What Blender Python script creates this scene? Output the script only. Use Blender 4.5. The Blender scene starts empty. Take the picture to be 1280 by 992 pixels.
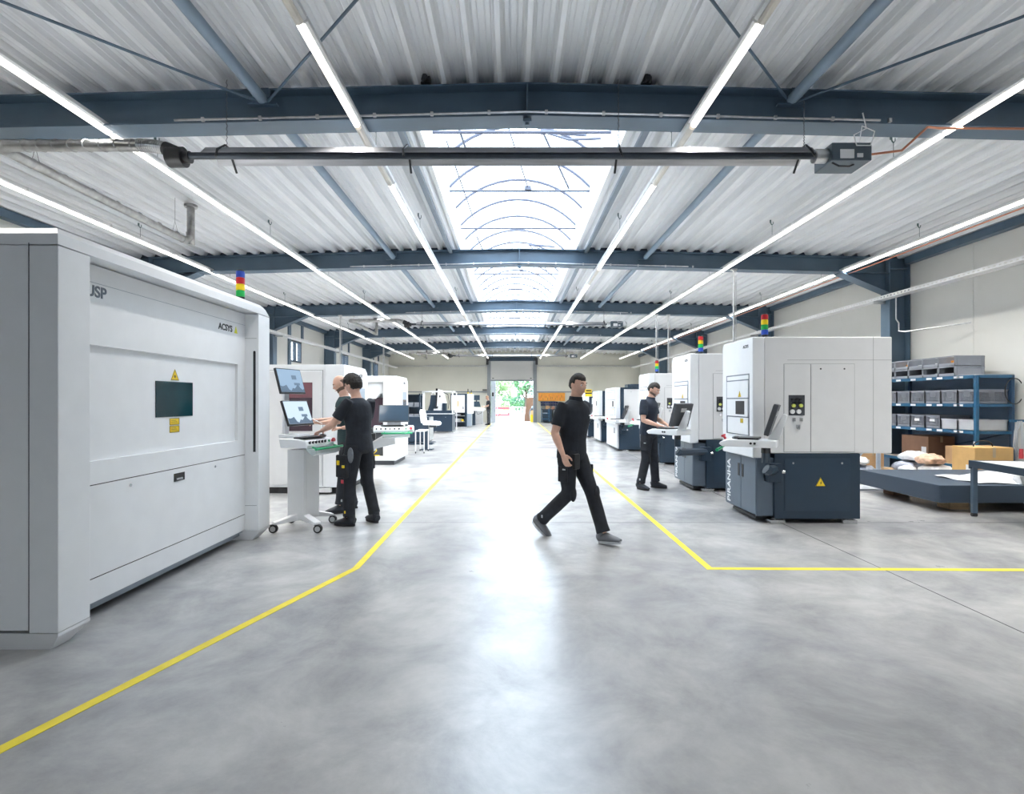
LAMP_W = 12.5; SKY = 5.0; EXPO = 0.76; TUBE = 2.2; SPREAD = 112
import bpy, bmesh, math, random
from mathutils import Vector, Matrix, Euler
random.seed(7)
S = bpy.context.scene
COL = S.collection
PI = math.pi
R = math.radians

# ---------------------------------------------------------------- materials
MATS = {}
def M(name, col, rough=0.5, metal=0.0, var=0.06, scale=6.0, bump=0.0, bscale=60.0, coat=0.0, spec=0.5, stretch=None):
    if name in MATS: return MATS[name]
    m = bpy.data.materials.new(name); m.use_nodes = True
    nt = m.node_tree; N = nt.nodes; L = nt.links
    b = N['Principled BSDF']
    tc = N.new('ShaderNodeTexCoord')
    mp = N.new('ShaderNodeMapping'); L.new(tc.outputs['Object'], mp.inputs['Vector'])
    if stretch: mp.inputs['Scale'].default_value = stretch
    nz = N.new('ShaderNodeTexNoise'); nz.inputs['Scale'].default_value = scale; nz.inputs['Detail'].default_value = 4
    L.new(mp.outputs['Vector'], nz.inputs['Vector'])
    cr = N.new('ShaderNodeValToRGB')
    c = list(col)
    lo = [max(0, x*(1-var)) for x in c]; hi = [min(1, x*(1+var)) for x in c]
    cr.color_ramp.elements[0].position = .3; cr.color_ramp.elements[1].position = .7
    cr.color_ramp.elements[0].color = (*lo, 1); cr.color_ramp.elements[1].color = (*hi, 1)
    L.new(nz.outputs['Fac'], cr.inputs['Fac']); L.new(cr.outputs['Color'], b.inputs['Base Color'])
    b.inputs['Roughness'].default_value = rough; b.inputs['Metallic'].default_value = metal
    b.inputs['Specular IOR Level'].default_value = spec
    if coat: b.inputs['Coat Weight'].default_value = coat; b.inputs['Coat Roughness'].default_value = .08
    if bump:
        n2 = N.new('ShaderNodeTexNoise'); n2.inputs['Scale'].default_value = bscale
        L.new(mp.outputs['Vector'], n2.inputs['Vector'])
        bp = N.new('ShaderNodeBump'); bp.inputs['Strength'].default_value = bump; bp.inputs['Distance'].default_value = .01
        L.new(n2.outputs['Fac'], bp.inputs['Height']); L.new(bp.outputs['Normal'], b.inputs['Normal'])
    MATS[name] = m
    return m

def EM(name, col, strength):
    if name in MATS: return MATS[name]
    m = bpy.data.materials.new(name); m.use_nodes = True
    nt = m.node_tree; b = nt.nodes['Principled BSDF']
    b.inputs['Base Color'].default_value = ((.9, .9, .9, 1) if strength > 2 else (.02, .02, .02, 1)); b.inputs['Roughness'].default_value = .45
    b.inputs['Emission Color'].default_value = (*col, 1); b.inputs['Emission Strength'].default_value = strength
    MATS[name] = m
    return m

white   = M('machine_white', (.80, .815, .835), .38, var=.02)
white2  = M('machine_light_grey', (.71, .715, .725), .42, var=.02)
greypl  = M('panel_grey_blue', (.30, .35, .41), .45, var=.03)
navy    = M('machine_navy', (.017, .036, .062), .40, var=.05)
navyp   = M('panel_navy', (.020, .041, .070), .38, var=.05)
beamm   = M('beam_blue_paint', (.075, .122, .175), .40, var=.10, scale=2.5)
beaml   = M('column_blue_paint', (.085, .135, .19), .45, var=.08, scale=2.0)
galv    = M('galvanised_steel', (.55, .56, .57), .32, .85, var=.15, scale=14)
duct    = M('duct_metal', (.36, .36, .355), .28, 1.0, var=.25, scale=9, bump=.08, bscale=14)
chrome  = M('bare_steel', (.62, .63, .64), .25, .9, var=.1)
black   = M('black_plastic', (.012, .013, .016), .4, var=.2)
dgrey   = M('dark_grey_plastic', (.05, .055, .065), .45, var=.1)
rubber  = M('rubber', (.02, .02, .022), .7, var=.2)
yellow  = M('warning_yellow', (.85, .60, .02), .5, var=.04)
linem   = M('floor_line_yellow', (.80, .66, .04), .45, var=.08, scale=9)
red     = M('signal_red', (.55, .02, .03), .35, var=.05)
green   = M('signal_green', (.02, .42, .09), .3, var=.05)
blue    = M('signal_blue', (.03, .08, .45), .3, var=.05)
yel2    = M('signal_yellow', (.9, .65, .02), .3, var=.05)
ggreen  = M('green_handle', (.02, .38, .16), .3, var=.06)
wallm   = M('wall_panel_white', (.66, .66, .63), .6, var=.02, scale=1.5)
screen  = M('monitor_glass_dark', (.045, .075, .11), .12, var=.05)
tealgl  = M('laser_glass_teal', (.004, .035, .045), .12, var=.3, scale=3, spec=.22)
winered = M('laser_glass_wine', (.035, .014, .026), .15, var=.2, scale=3)
skin    = M('skin', (.66, .40, .30), .5, var=.08, scale=20)
tshirt  = M('black_shirt', (.012, .016, .024), .85, var=.25, scale=12, bump=.25, bscale=40)
polo    = M('navy_polo', (.016, .024, .042), .85, var=.25, scale=12, bump=.25, bscale=40)
tealsh  = M('dark_teal_shirt', (.012, .036, .042), .85, var=.2, scale=12, bump=.25, bscale=40)
pants   = M('work_trousers', (.016, .019, .026), .85, var=.35, scale=10, bump=.35, bscale=30)
pants2  = M('grey_pocket_cloth', (.16, .175, .20), .85, var=.2, scale=20)
shoe    = M('shoe_leather', (.015, .019, .028), .55, var=.2)
shoeg   = M('shoe_grey', (.16, .17, .19), .6, var=.15)
hairb   = M('dark_hair', (.018, .014, .012), .7, var=.4, scale=60, bump=.6, bscale=90)
beard   = M('short_beard', (.17, .11, .085), .8, var=.35, scale=90, bump=.4, bscale=90)
paper   = M('paper', (.75, .76, .78), .6, var=.02)
rackb   = M('rack_blue', (.015, .10, .20), .4, var=.08)
rackn   = M('rack_navy', (.02, .06, .13), .45, var=.08)
shelfb  = M('shelf_board', (.38, .33, .27), .6, var=.15, scale=5)
crate   = M('crate_grey', (.27, .29, .33), .5, var=.06)
cratel  = M('crate_light_grey', (.48, .50, .53), .5, var=.05)
card    = M('cardboard', (.50, .31, .16), .75, var=.08, scale=4)
cardd   = M('cardboard_brown', (.22, .12, .075), .75, var=.1, scale=4)
granite = M('granite', (.030, .050, .080), .5, var=.5, scale=120)
wood    = M('timber', (.42, .29, .17), .7, var=.2, scale=5, stretch=(1, 8, 8))
copper  = M('copper_pipe', (.55, .22, .13), .35, .7, var=.1)
plast   = M('plastic_film', (.72, .74, .78), .18, var=.08, scale=7, bump=.8, bscale=9)
orange  = M('orange_board', (.70, .30, .04), .6, var=.1)
redm    = M('red_paint', (.6, .06, .08), .5, var=.1)
clearp  = M('clear_tray_plastic', (.55, .62, .62), .15, var=.05)
lampw   = M('lamp_housing_white', (.62, .63, .64), .4, var=.03)
tubeon  = EM('lit_tube', (1.0, .955, .86), TUBE)
tubeoff = M('unlit_tube', (.62, .58, .52), .3, var=.1)
scr_on  = EM('screen_lit', (.24, .36, .50), .75)
scr_on2 = EM('screen_lit_pale', (.50, .62, .75), .8)

# ---------------------------------------------------------------- mesh builder
class MB:
    def __init__(s, mat4=None):
        s.v = []; s.f = []; s.mi = []; s.m = mat4; s.cur = 0
    def mat(s, i): s.cur = i; return s
    def add(s, vs, fs):
        b = len(s.v)
        for p in vs:
            p = Vector(p)
            if s.m is not None: p = s.m @ p
            s.v.append(p)
        for f in fs:
            s.f.append([b+i for i in f]); s.mi.append(s.cur)
        return s
    def box(s, x0, x1, y0, y1, z0, z1):
        v = [(x, y, z) for z in (z0, z1) for y in (y0, y1) for x in (x0, x1)]
        return s.add(v, [(0,2,3,1),(4,5,7,6),(0,1,5,4),(2,6,7,3),(0,4,6,2),(1,3,7,5)])
    def cbox(s, c, d, rot=None):
        x, y, z = [k/2 for k in d]
        m = Matrix.Translation(c) @ (rot.to_4x4() if rot is not None else Matrix())
        v = [m @ Vector((a*x, b*y, e*z)) for e in (-1,1) for b in (-1,1) for a in (-1,1)]
        return s.add(v, [(0,2,3,1),(4,5,7,6),(0,1,5,4),(2,6,7,3),(0,4,6,2),(1,3,7,5)])
    def prism(s, pts, axis, a, b, cap=True):
        n = len(pts)
        def P(p, t):
            if axis == 'x': return (t, p[0], p[1])
            if axis == 'y': return (p[0], t, p[1])
            return (p[0], p[1], t)
        v = [P(p, a) for p in pts] + [P(p, b) for p in pts]
        f = [(i, (i+1) % n, n+(i+1) % n, n+i) for i in range(n)]
        if cap: f += [tuple(range(n))[::-1], tuple(range(n, 2*n))]
        return s.add(v, f)
    def cyl(s, p0, p1, r0, r1=None, n=12, cap=True):
        r1 = r0 if r1 is None else r1
        return s.tube([p0, p1], [r0, r1], n, cap)
    def tube(s, pts, rad, n=10, cap=True):
        pts = [Vector(p) for p in pts]
        if not isinstance(rad, (list, tuple)): rad = [rad]*len(pts)
        rings = []; prev = None
        for i, p in enumerate(pts):
            if i == 0: t = pts[1]-p
            elif i == len(pts)-1: t = p-pts[i-1]
            else: t = (pts[i+1]-p).normalized()+(p-pts[i-1]).normalized()
            t.normalize()
            if prev is None:
                u = Vector((0,0,1)) if abs(t.z) < .9 else Vector((1,0,0))
                a = t.cross(u).normalized()
            else:
                a = (prev-t*prev.dot(t)).normalized()
            prev = a; b = t.cross(a)
            rings.append([p+(a*math.cos(2*PI*k/n)+b*math.sin(2*PI*k/n))*rad[i] for k in range(n)])
        v = [q for r in rings for q in r]; f = []
        for i in range(len(rings)-1):
            for k in range(n):
                f.append((i*n+k, i*n+(k+1) % n, (i+1)*n+(k+1) % n, (i+1)*n+k))
        if cap:
            f.append(tuple(range(n))[::-1]); f.append(tuple((len(rings)-1)*n+k for k in range(n)))
        return s.add(v, f)
    def loft(s, secs, n=16, lat=Vector((1,0,0))):
        # secs: (point, a, b) ; a along lateral axis, b along the other
        pts = [Vector(q[0]) for q in secs]; rings = []
        for i, p in enumerate(pts):
            if i == 0: t = pts[1]-p
            elif i == len(pts)-1: t = p-pts[i-1]
            else: t = (pts[i+1]-p).normalized()+(p-pts[i-1]).normalized()
            t.normalize()
            u = lat-t*lat.dot(t)
            if u.length < .3: u = Vector((0,1,0))-t*t.y
            u.normalize(); w = t.cross(u)
            rings.append([p+u*math.cos(2*PI*k/n)*secs[i][1]+w*math.sin(2*PI*k/n)*secs[i][2] for k in range(n)])
        v = [q for r in rings for q in r]; f = []
        for i in range(len(rings)-1):
            for k in range(n):
                f.append((i*n+k, i*n+(k+1) % n, (i+1)*n+(k+1) % n, (i+1)*n+k))
        f.append(tuple(range(n))[::-1]); f.append(tuple((len(rings)-1)*n+k for k in range(n)))
        return s.add(v, f)
    def ball(s, c, r, nu=14, nv=9, fn=None):
        c = Vector(c); r = r if isinstance(r, (tuple, list)) else (r, r, r)
        v = []; f = []
        for j in range(nv+1):
            th = PI*j/nv
            for i in range(nu):
                ph = 2*PI*i/nu
                d = Vector((math.sin(th)*math.cos(ph), math.sin(th)*math.sin(ph), math.cos(th)))
                p = Vector((d.x*r[0], d.y*r[1], d.z*r[2]))
                if fn: p = fn(d, p)
                v.append(c+p)
        for j in range(nv):
            for i in range(nu):
                f.append((j*nu+i, (j+1)*nu+i, (j+1)*nu+(i+1) % nu, j*nu+(i+1) % nu))
        return s.add(v, f)
    def quad(s, a, b, c, d): return s.add([a, b, c, d], [(0,1,2,3)])
    def mesh(s, name):
        me = bpy.data.meshes.new(name); me.from_pydata([tuple(p) for p in s.v], [], s.f)
        for p, i in zip(me.polygons, s.mi): p.material_index = i
        bm = bmesh.new(); bm.from_mesh(me)
        bmesh.ops.remove_doubles(bm, verts=bm.verts, dist=1e-6)
        bmesh.ops.recalc_face_normals(bm, faces=bm.faces)
        bm.to_mesh(me); bm.free()
        return me

def tag(o, label=None, cat=None, group=None, kind=None):
    if label: o['label'] = label
    if cat: o['category'] = cat
    if group: o['group'] = group
    if kind: o['kind'] = kind
    return o

def obj(name, mb, mats, parent=None, bevel=0, smooth=False, loc=None):
    me = mb.mesh(name) if isinstance(mb, MB) else mb
    for m in (mats if isinstance(mats, (list, tuple)) else [mats]): me.materials.append(m)
    o = bpy.data.objects.new(name, me); COL.objects.link(o)
    if parent: o.parent = parent
    if loc: o.location = loc
    if bevel:
        b = o.modifiers.new('b', 'BEVEL'); b.width = bevel; b.segments = 2; b.limit_method = 'ANGLE'; b.angle_limit = R(40)
        b.harden_normals = False
    if smooth:
        for p in me.polygons: p.use_smooth = True
        try: me.set_sharp_from_angle(angle=R(40))
        except Exception: pass
    return o

def thing(name, label, cat, loc=(0,0,0), rotz=0, group=None, kind=None):
    o = bpy.data.objects.new(name, None); COL.objects.link(o)
    o.location = loc; o.rotation_euler = (0, 0, rotz); o.empty_display_size = .1
    return tag(o, label, cat, group, kind)

def copy_tree(o, parent=None, loc=None, rotz=None, label=None, group=None):
    c = o.copy(); COL.objects.link(c)
    if parent: c.parent = parent
    for ch in [x for x in KIDS.get(o.name, [])] or o.children: copy_tree(ch, c)
    if loc: c.location = loc
    if rotz is not None: c.rotation_euler = (0, 0, rotz)
    if label: c['label'] = label
    if group: c['group'] = group
    return c
KIDS = {}

def text(name, s, size, mat, loc, rot, parent=None, ext=.0015, align='LEFT'):
    cu = bpy.data.curves.new(name, 'FONT'); cu.body = s; cu.size = size; cu.extrude = ext
    cu.align_x = align; cu.offset = size*.022
    cu.materials.append(mat)
    q = bpy.data.objects.new(name, cu); COL.objects.link(q)
    me = bpy.data.meshes.new_from_object(q.evaluated_get(bpy.context.evaluated_depsgraph_get()))
    bpy.data.objects.remove(q)
    me.materials.clear(); me.materials.append(mat)
    o = bpy.data.objects.new(name, me); COL.objects.link(o)
    o.location = loc; o.rotation_euler = rot
    if parent: o.parent = parent
    return o
# ---------------------------------------------------------------- hall constants (metres; camera at 0,0)
CX = .16                       # ridge line
WL, WR = -8.42, 8.74           # side wall faces
Y0, Y1 = -8.0, 36.0            # rear wall, far wall
def roofz(x): return 4.80-.024*abs(x-CX)
BEAMS = [5.68+6.02*k for k in range(5)]

# floor ---------------------------------------------------------
def floor_mat():
    m = bpy.data.materials.new('polished_concrete'); m.use_nodes = True
    nt = m.node_tree; N = nt.nodes; L = nt.links; b = N['Principled BSDF']
    tc = N.new('ShaderNodeTexCoord')
    n1 = N.new('ShaderNodeTexNoise'); n1.inputs['Scale'].default_value = .55; n1.inputs['Detail'].default_value = 8; n1.inputs['Roughness'].default_value = .62; n1.inputs['Distortion'].default_value = .6
    n2 = N.new('ShaderNodeTexNoise'); n2.inputs['Scale'].default_value = 1.5; n2.inputs['Detail'].default_value = 12; n2.inputs['Roughness'].default_value = .68; n2.inputs['Distortion'].default_value = .35
    n3 = N.new('ShaderNodeTexNoise'); n3.inputs['Scale'].default_value = 60; n3.inputs['Detail'].default_value = 3
    for n in (n1, n2, n3): L.new(tc.outputs['Object'], n.inputs['Vector'])
    c1 = N.new('ShaderNodeValToRGB'); c1.color_ramp.elements[0].position = .32; c1.color_ramp.elements[1].position = .68
    c1.color_ramp.elements[0].color = (.31, .315, .33, 1); c1.color_ramp.elements[1].color = (.63, .62, .595, 1)
    L.new(n1.outputs['Fac'], c1.inputs['Fac'])
    c2 = N.new('ShaderNodeValToRGB'); c2.color_ramp.elements[0].position = .34; c2.color_ramp.elements[1].position = .64
    c2.color_ramp.elements[0].color = (.57, .58, .60, 1); c2.color_ramp.elements[1].color = (1.0, 1.0, 1.0, 1)
    L.new(n2.outputs['Fac'], c2.inputs['Fac'])
    mx = N.new('ShaderNodeMix'); mx.data_type = 'RGBA'; mx.blend_type = 'MULTIPLY'; mx.inputs['Factor'].default_value = 1
    L.new(c1.outputs['Color'], mx.inputs[6]); L.new(c2.outputs['Color'], mx.inputs[7])
    L.new(mx.outputs[2], b.inputs['Base Color'])
    mr = N.new('ShaderNodeMapRange'); mr.inputs['From Min'].default_value = .3; mr.inputs['From Max'].default_value = .7
    mr.inputs['To Min'].default_value = .46; mr.inputs['To Max'].default_value = .26
    L.new(n2.outputs['Fac'], mr.inputs['Value']); L.new(mr.outputs['Result'], b.inputs['Roughness'])
    bp = N.new('ShaderNodeBump'); bp.inputs['Strength'].default_value = .06; bp.inputs['Distance'].default_value = .01
    ad = N.new('ShaderNodeMath'); ad.operation = 'ADD'
    L.new(n3.outputs['Fac'], ad.inputs[0]); L.new(n2.outputs['Fac'], ad.inputs[1])
    L.new(ad.outputs[0], bp.inputs['Height']); L.new(bp.outputs['Normal'], b.inputs['Normal'])
    b.inputs['Specular IOR Level'].default_value = .6
    b.inputs['Coat Weight'].default_value = .85; b.inputs['Coat Roughness'].default_value = .26
    return m
floorm = floor_mat()
fl = obj('floor', MB().box(WL-.3, WR+.3, Y0-.3, Y1+.35, -.2, 0), floorm)
tag(fl, 'polished grey concrete floor with cloudy mottling and yellow lane lines', 'floor', kind='structure')
jm = M('joint_dark', (.05, .05, .055), .8)
def strip(name, pts, w, mat, z=.002, zb=.0):
    mb = MB(); P_ = [Vector(p) for p in pts]; n = len(P_); lo = []
    for i, p in enumerate(P_):
        d0 = (p-P_[i-1]).normalized() if i else (P_[1]-p).normalized()
        d1 = (P_[i+1]-p).normalized() if i < n-1 else d0
        n0 = Vector((-d0.y, d0.x)); n1 = Vector((-d1.y, d1.x)); m_ = (n0+n1).normalized(); k = w/2/max(.3, m_.dot(n0))
        lo += [p-m_*k, p+m_*k]
    v = [(q.x, q.y, zb) for q in lo]+[(q.x, q.y, z) for q in lo]; o = 2*n; f = [(0, 1, o+1, o), (2*n-2, 2*n-1, o+2*n-1, o+2*n-2)]
    for i in range(n-1):
        a = 2*i; f += [(a, a+1, a+3, a+2), (o+a, o+a+2, o+a+3, o+a+1), (a, a+2, o+a+2, o+a), (a+1, o+a+1, o+a+3, a+3)]
    mb.add(v, f)
    return obj(name, mb, mat)
tag(strip('floor_joint', [(3.2, -6), (3.2, 35.9)], .008, jm, .0012), 'thin dark lengthwise joint in the concrete floor right of the aisle', 'floor joint', kind='structure')
for k, yy in enumerate((.3, 6.3, 12.3, 18.3, 24.3, 30.3)):
    tag(strip('floor_joint', [(WL, yy), (WR, yy)], .005, jm, .001),
        'thin crosswise joint in the concrete floor, ' + ('just behind the camera', 'by the walking person', 'beyond the standing worker at the right console', 'beside the blue framed machines', 'beside the open milling frame', 'near the far wall')[k], 'floor joint', kind='structure')
tag(strip('floor_marking', [(-2.62, .68), (-2.128, 2.195), (-1.353, 4.58), (-1.35, 33.5)], .062, linem), 'yellow floor line along the left side of the aisle, bending out at the front', 'floor marking', kind='structure')
tag(strip('floor_marking', [(8.7, 4.47), (1.71, 4.57), (1.71, 35.8)], .062, linem), 'yellow floor line along the right side of the aisle, turning right at the front', 'floor marking', kind='structure')

# walls -----------------------------------------------------------
def wall_panels(mb, axis, c, a0, a1, z0, z1, pitch, sgn):
    t = a0
    while t < a1-1e-6:
        e = min(t+pitch, a1)
        if axis == 'x': mb.box(min(c, c+sgn*.012), max(c, c+sgn*.012), t+.004, e-.004, z0, z1)
        else: mb.box(t+.004, e-.004, min(c, c+sgn*.012), max(c, c+sgn*.012), z0, z1)
        t = e
# right wall
mb = MB().box(WR+.012, WR+.3, Y0-.3, Y1+.3, 0, 5.2); wall_panels(mb, 'x', WR+.012, Y0, Y1, 0, 4.75, 2.0, -1)
tag(obj('wall_right', mb, wallm), 'white panelled side wall on the right behind the shelving', 'wall', kind='structure')
# left wall with windows
WIN = [(20.0, 21.05), (26.02, 27.07), (32.04, 33.09), (14.0, 15.05)]
WIN.sort()
mb = MB(); ys = [Y0-.3]
for a, b in WIN: ys += [a, b]
ys += [Y1+.3]
for i in range(0, len(ys), 2):
    mb.box(WL-.3, WL, ys[i], ys[i+1], 0, 5.2)
    wall_panels(mb, 'x', WL, ys[i]+.02, ys[i+1]-.02, 0, 4.7, 2.0, 1)
for a, b in WIN:
    mb.box(WL-.3, WL, a, b, 0, 2.95); mb.box(WL-.3, WL, a, b, 3.78, 5.2)
tag(obj('wall_left', mb, wallm), 'white panelled side wall on the left with small high windows', 'wall', kind='structure')
glassm = bpy.data.materials.new('window_glass'); glassm.use_nodes = True
_n = glassm.node_tree; _b = _n.nodes['Principled BSDF']; _b.inputs['Base Color'].default_value = (.95, .97, 1, 1)
_t = _n.nodes.new('ShaderNodeBsdfTransparent'); _mx = _n.nodes.new('ShaderNodeMixShader'); _mx.inputs[0].default_value = .1
_b.inputs['Roughness'].default_value = .05
_n.links.new(_t.outputs[0], _mx.inputs[1]); _n.links.new(_b.outputs[0], _mx.inputs[2]); _n.links.new(_mx.outputs[0], _n.nodes['Material Output'].inputs[0])
for i, (a, b) in enumerate(WIN):
    w = thing('window_%d' % (i+1), 'small high window with dark blue frame in the left wall, ' + ('hidden bay behind the large enclosure', 'above the second white enclosure', 'above the third white enclosure', 'last one before the far wall')[i], 'window', (WL, a, 2.95), kind='structure')
    m1 = MB()
    for y in (0, .99): m1.box(-.12, .03, y, y+.06, 0, .83)
    for z in (0, .77): m1.box(-.12, .03, .06, .99, z, z+.06)
    m1.box(-.1, .02, .50, .55, .06, .77)
    obj('window_frame', m1, navy, w)
    obj('pane', MB().box(-.07, -.06, .06, .99, .06, .77), glassm, w)
    obj('side_batten', MB().box(0, .06, -.22, 0, -.3, 1.62), beaml, w)
    obj('side_batten', MB().box(0, .06, 1.05, 1.20, .9, 1.62), beaml, w)
# far wall with door opening X -1.42..1.42, Z 0..4.35
mb = MB(); mb.box(WL-.3, -1.55, Y1, Y1+.3, 0, 5.2); mb.box(1.55, WR+.3, Y1, Y1+.3, 0, 5.2); mb.box(-1.55, 1.55, Y1, Y1+.3, 4.35, 5.2)
wall_panels(mb, 'y', Y1, WL, -1.6, 0, 2.05, 2.0, -1); wall_panels(mb, 'y', Y1, 1.6, WR, 0, 2.05, 2.0, -1)
wall_panels(mb, 'y', Y1, WL, -1.6, 2.08, 3.8, 2.0, -1); wall_panels(mb, 'y', Y1, 1.6, WR, 2.08, 3.8, 2.0, -1)
wall_panels(mb, 'y', Y1, WL, -1.6, 3.85, 4.6, 2.0, -1); wall_panels(mb, 'y', Y1, 1.6, WR, 3.85, 4.6, 2.0, -1)
farm = M('wall_panel_cream', (.56, .56, .50), .6, var=.03, scale=1.2)
tag(obj('wall_far', mb, farm), 'cream panelled far wall around the open roller door', 'wall', kind='structure')
mb = MB().box(WL-.3, -4.0, Y0-.3, Y0, 0, 5.2).box(-4.0, .3, Y0-.3, Y0, 0, 5.2).box(4.3, WR+.3, Y0-.3, Y0, 0, 5.2).box(.3, 4.3, Y0-.3, Y0, 2.3, 5.2); wall_panels(mb, 'y', Y0, WL, .28, 0, 4.7, 2.0, 1); wall_panels(mb, 'y', Y0, 4.32, WR, 0, 4.7, 2.0, 1)  # unseen opening added behind the camera to let in fill daylight
tag(obj('wall_rear', mb, M('rear_wall_grey', (.35, .38, .42), .6)), 'grey end wall behind the camera with an opening added for fill daylight', 'wall', kind='structure')
for i, (a, b) in enumerate(((WL+.3, -1.6), (1.6, WR-.3))):
    tag(obj('trim_%d' % (i+1), MB().box(a, b, Y1-.05, Y1-.012, 2.03, 2.11), M('trim_grey', (.22, .24, .27), .5)), 'grey horizontal ledge trim on the far wall, %s of the door' % ('left', 'right')[i], 'trim', kind='structure')
    tag(obj('cable_tray', MB().box(a, b, Y1-.16, Y1-.02, 3.80, 3.86), galv), 'pale cable tray running across the far wall, %s of the door' % ('left', 'right')[i], 'cable tray')

ORD0 = ['first', 'second', 'third', 'fourth', 'fifth']
# roof deck ------------------------------------------------------------
def deck(mb, xa, xb, ya, yb):
    p, h, lo, up = .29, .10, .045, .155; web = (p-lo-up)/2
    pts = []; x = CX-lo/2-p*40
    seq = []
    while x < xb+p:
        u0 = x+lo+web; seq += [(x, 0), (x+lo, 0), (x+lo+web*.45, h*.42), (x+lo+web*.62, h*.46), (u0, h), (u0+.035, h), (u0+.045, h-.006), (u0+.055, h), (u0+.10, h), (u0+.11, h-.006), (u0+.12, h), (u0+up, h), (u0+up+web*.38, h*.46), (u0+up+web*.55, h*.42)]
        x += p
    def at(x):
        for (q0, q1) in zip(seq[:-1], seq[1:]):
            if q0[0] <= x <= q1[0]: return q0[1]+(q1[1]-q0[1])*(x-q0[0])/(q1[0]-q0[0])
        return 0
    prof = [(xa, at(xa))]+[q for q in seq if xa < q[0] < xb]+([(CX, 0)] if False else [])+[(xb, at(xb))]
    low = [(x, roofz(x)+z) for x, z in prof]
    n = len(low)
    v = [(x, ya, z) for x, z in low]+[(x, yb, z) for x, z in low]+[(x, ya, 5.08) for x, z in low]+[(x, yb, 5.08) for x, z in low]
    f = []
    for i in range(n-1):
        f.append((i, i+1, n+i+1, n+i)); f.append((2*n+i, 3*n+i, 3*n+i+1, 2*n+i+1))
        f.append((i, 2*n+i, 2*n+i+1, i+1)); f.append((n+i, n+i+1, 3*n+i+1, 3*n+i))
    f.append((0, n, 3*n, 2*n)); f.append((n-1, 3*n-1, 4*n-1, 2*n-1))
    mb.add(v, f)
SKX0, SKX1, SKY0, SKY1 = -1.19, 1.47, 6.15, 29.3
def deck_mat():
    m = M('roof_deck_sheet', (.80, .81, .83), .38, .2, var=.07, scale=1.5, stretch=(4, .4, 4))
    nt = m.node_tree; N = nt.nodes; L = nt.links
    w = N.new('ShaderNodeTexWave'); w.inputs['Scale'].default_value = 9.0; w.bands_direction = 'X'; w.wave_profile = 'SIN'
    tc = [n for n in N if n.type == 'TEX_COORD'][0]; L.new(tc.outputs['Object'], w.inputs['Vector'])
    bp = N.new('ShaderNodeBump'); bp.inputs['Strength'].default_value = .12; bp.inputs['Distance'].default_value = .01
    L.new(w.outputs['Fac'], bp.inputs['Height']); L.new(bp.outputs['Normal'], N['Principled BSDF'].inputs['Normal'])
    return m
mb = MB()
deck(mb, WL-.3, SKX0, Y0-.3, Y1+.3); deck(mb, SKX1, WR+.3, Y0-.3, Y1+.3)
deck(mb, SKX0, SKX1, Y0-.3, SKY0); deck(mb, SKX0, SKX1, SKY1, Y1+.3)
deckm = deck_mat()
tag(obj('ceiling', mb, deckm), 'pale corrugated steel roof deck with ribs running down the hall', 'ceiling', kind='structure')

# dark closures and painted shade in troughs over beams, and trimmers along the skylight
closshadem = M('deck_closure_shade', (.05, .07, .10), .8)  # dark colour also stands in for shadow between the ribs
for k, y in enumerate(BEAMS):
    mb = MB(); x = CX-.0225-.29*29
    while x < WR-.3:
        if x > WL and ((k > 0) != (SKX0-.3 < x < SKX1-.0)):
            a = x+.0485; z = roofz(x+.145)
            mb.prism([(a, z+.003), (a+.23, z+.003), (a+.19, z+.085), (a+.04, z+.085)], 'y', y-.01 if k else y+.1, y+.0 if k else y+.11)
        x += .29
    tag(obj('deck_closure_shade', mb, closshadem), 'dark closures and painted shade in the roof deck troughs above the %s roof beam' % ORD0[k], 'deck closure', kind='structure')
for s, x in ((-1, SKX0-.20), (1, SKX1+.12)):
    tag(obj('skylight_trimmer', MB().box(x, x+.08, 6.0, 29.5, roofz(x)-.05, roofz(x)+.0), M('trimmer_grey', (.20, .24, .29), .5)), 'grey steel trimmer running along the %s edge of the skylight' % ('left' if s < 0 else 'right'), 'trimmer', kind='structure')

# skylight ---------------------------------------------------------------
sk = thing('skylight', 'long barrel vaulted skylight of white glazing and thin arched bars along the ridge', 'skylight', (CX-.02, SKY0, 5.08), kind='structure')
hw = (SKX1-SKX0)/2-.02; KZ = .30; RISE = .58
kerbm = M('skylight_kerb_white', (.82, .83, .84), .5, var=.02)
Ls = SKY1-SKY0
mb = MB()
for sx in (-1, 1): mb.box(sx*hw-.03, sx*hw+.03, 0, Ls, -.27, KZ)
for y in (0, Ls-.05): mb.box(-hw, hw, y, y+.05, -.15, KZ)
obj('kerb', mb, kerbm, sk)
def arc(t): 
    # t -1..1
    Rr = (hw*hw+RISE*RISE)/(2*RISE); a = math.asin(hw/Rr)*t
    return (Rr*math.sin(a), KZ+RISE-Rr*(1-math.cos(a)))
skyg = bpy.data.materials.new('skylight_glazing'); skyg.use_nodes = True
_n = skyg.node_tree
_b = _n.nodes['Principled BSDF']; _b.inputs['Base Color'].default_value = (.95, .96, .97, 1); _b.inputs['Roughness'].default_value = .3
_t = _n.nodes.new('ShaderNodeBsdfTransparent'); _t.inputs[0].default_value = (.93, .96, 1, 1)
_mx = _n.nodes.new('ShaderNodeMixShader'); _mx.inputs[0].default_value = .12
_n.links.new(_t.outputs[0], _mx.inputs[1]); _n.links.new(_b.outputs[0], _mx.inputs[2]); _n.links.new(_mx.outputs[0], _n.nodes['Material Output'].inputs[0])
NA = 14
v = []; f = []
for j in range(2):
    for i in range(NA+1):
        x, z = arc(-1+2*i/NA); v.append((x, j*Ls, z+.02))
for i in range(NA): f.append((i, i+1, NA+1+i+1, NA+1+i))
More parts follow.
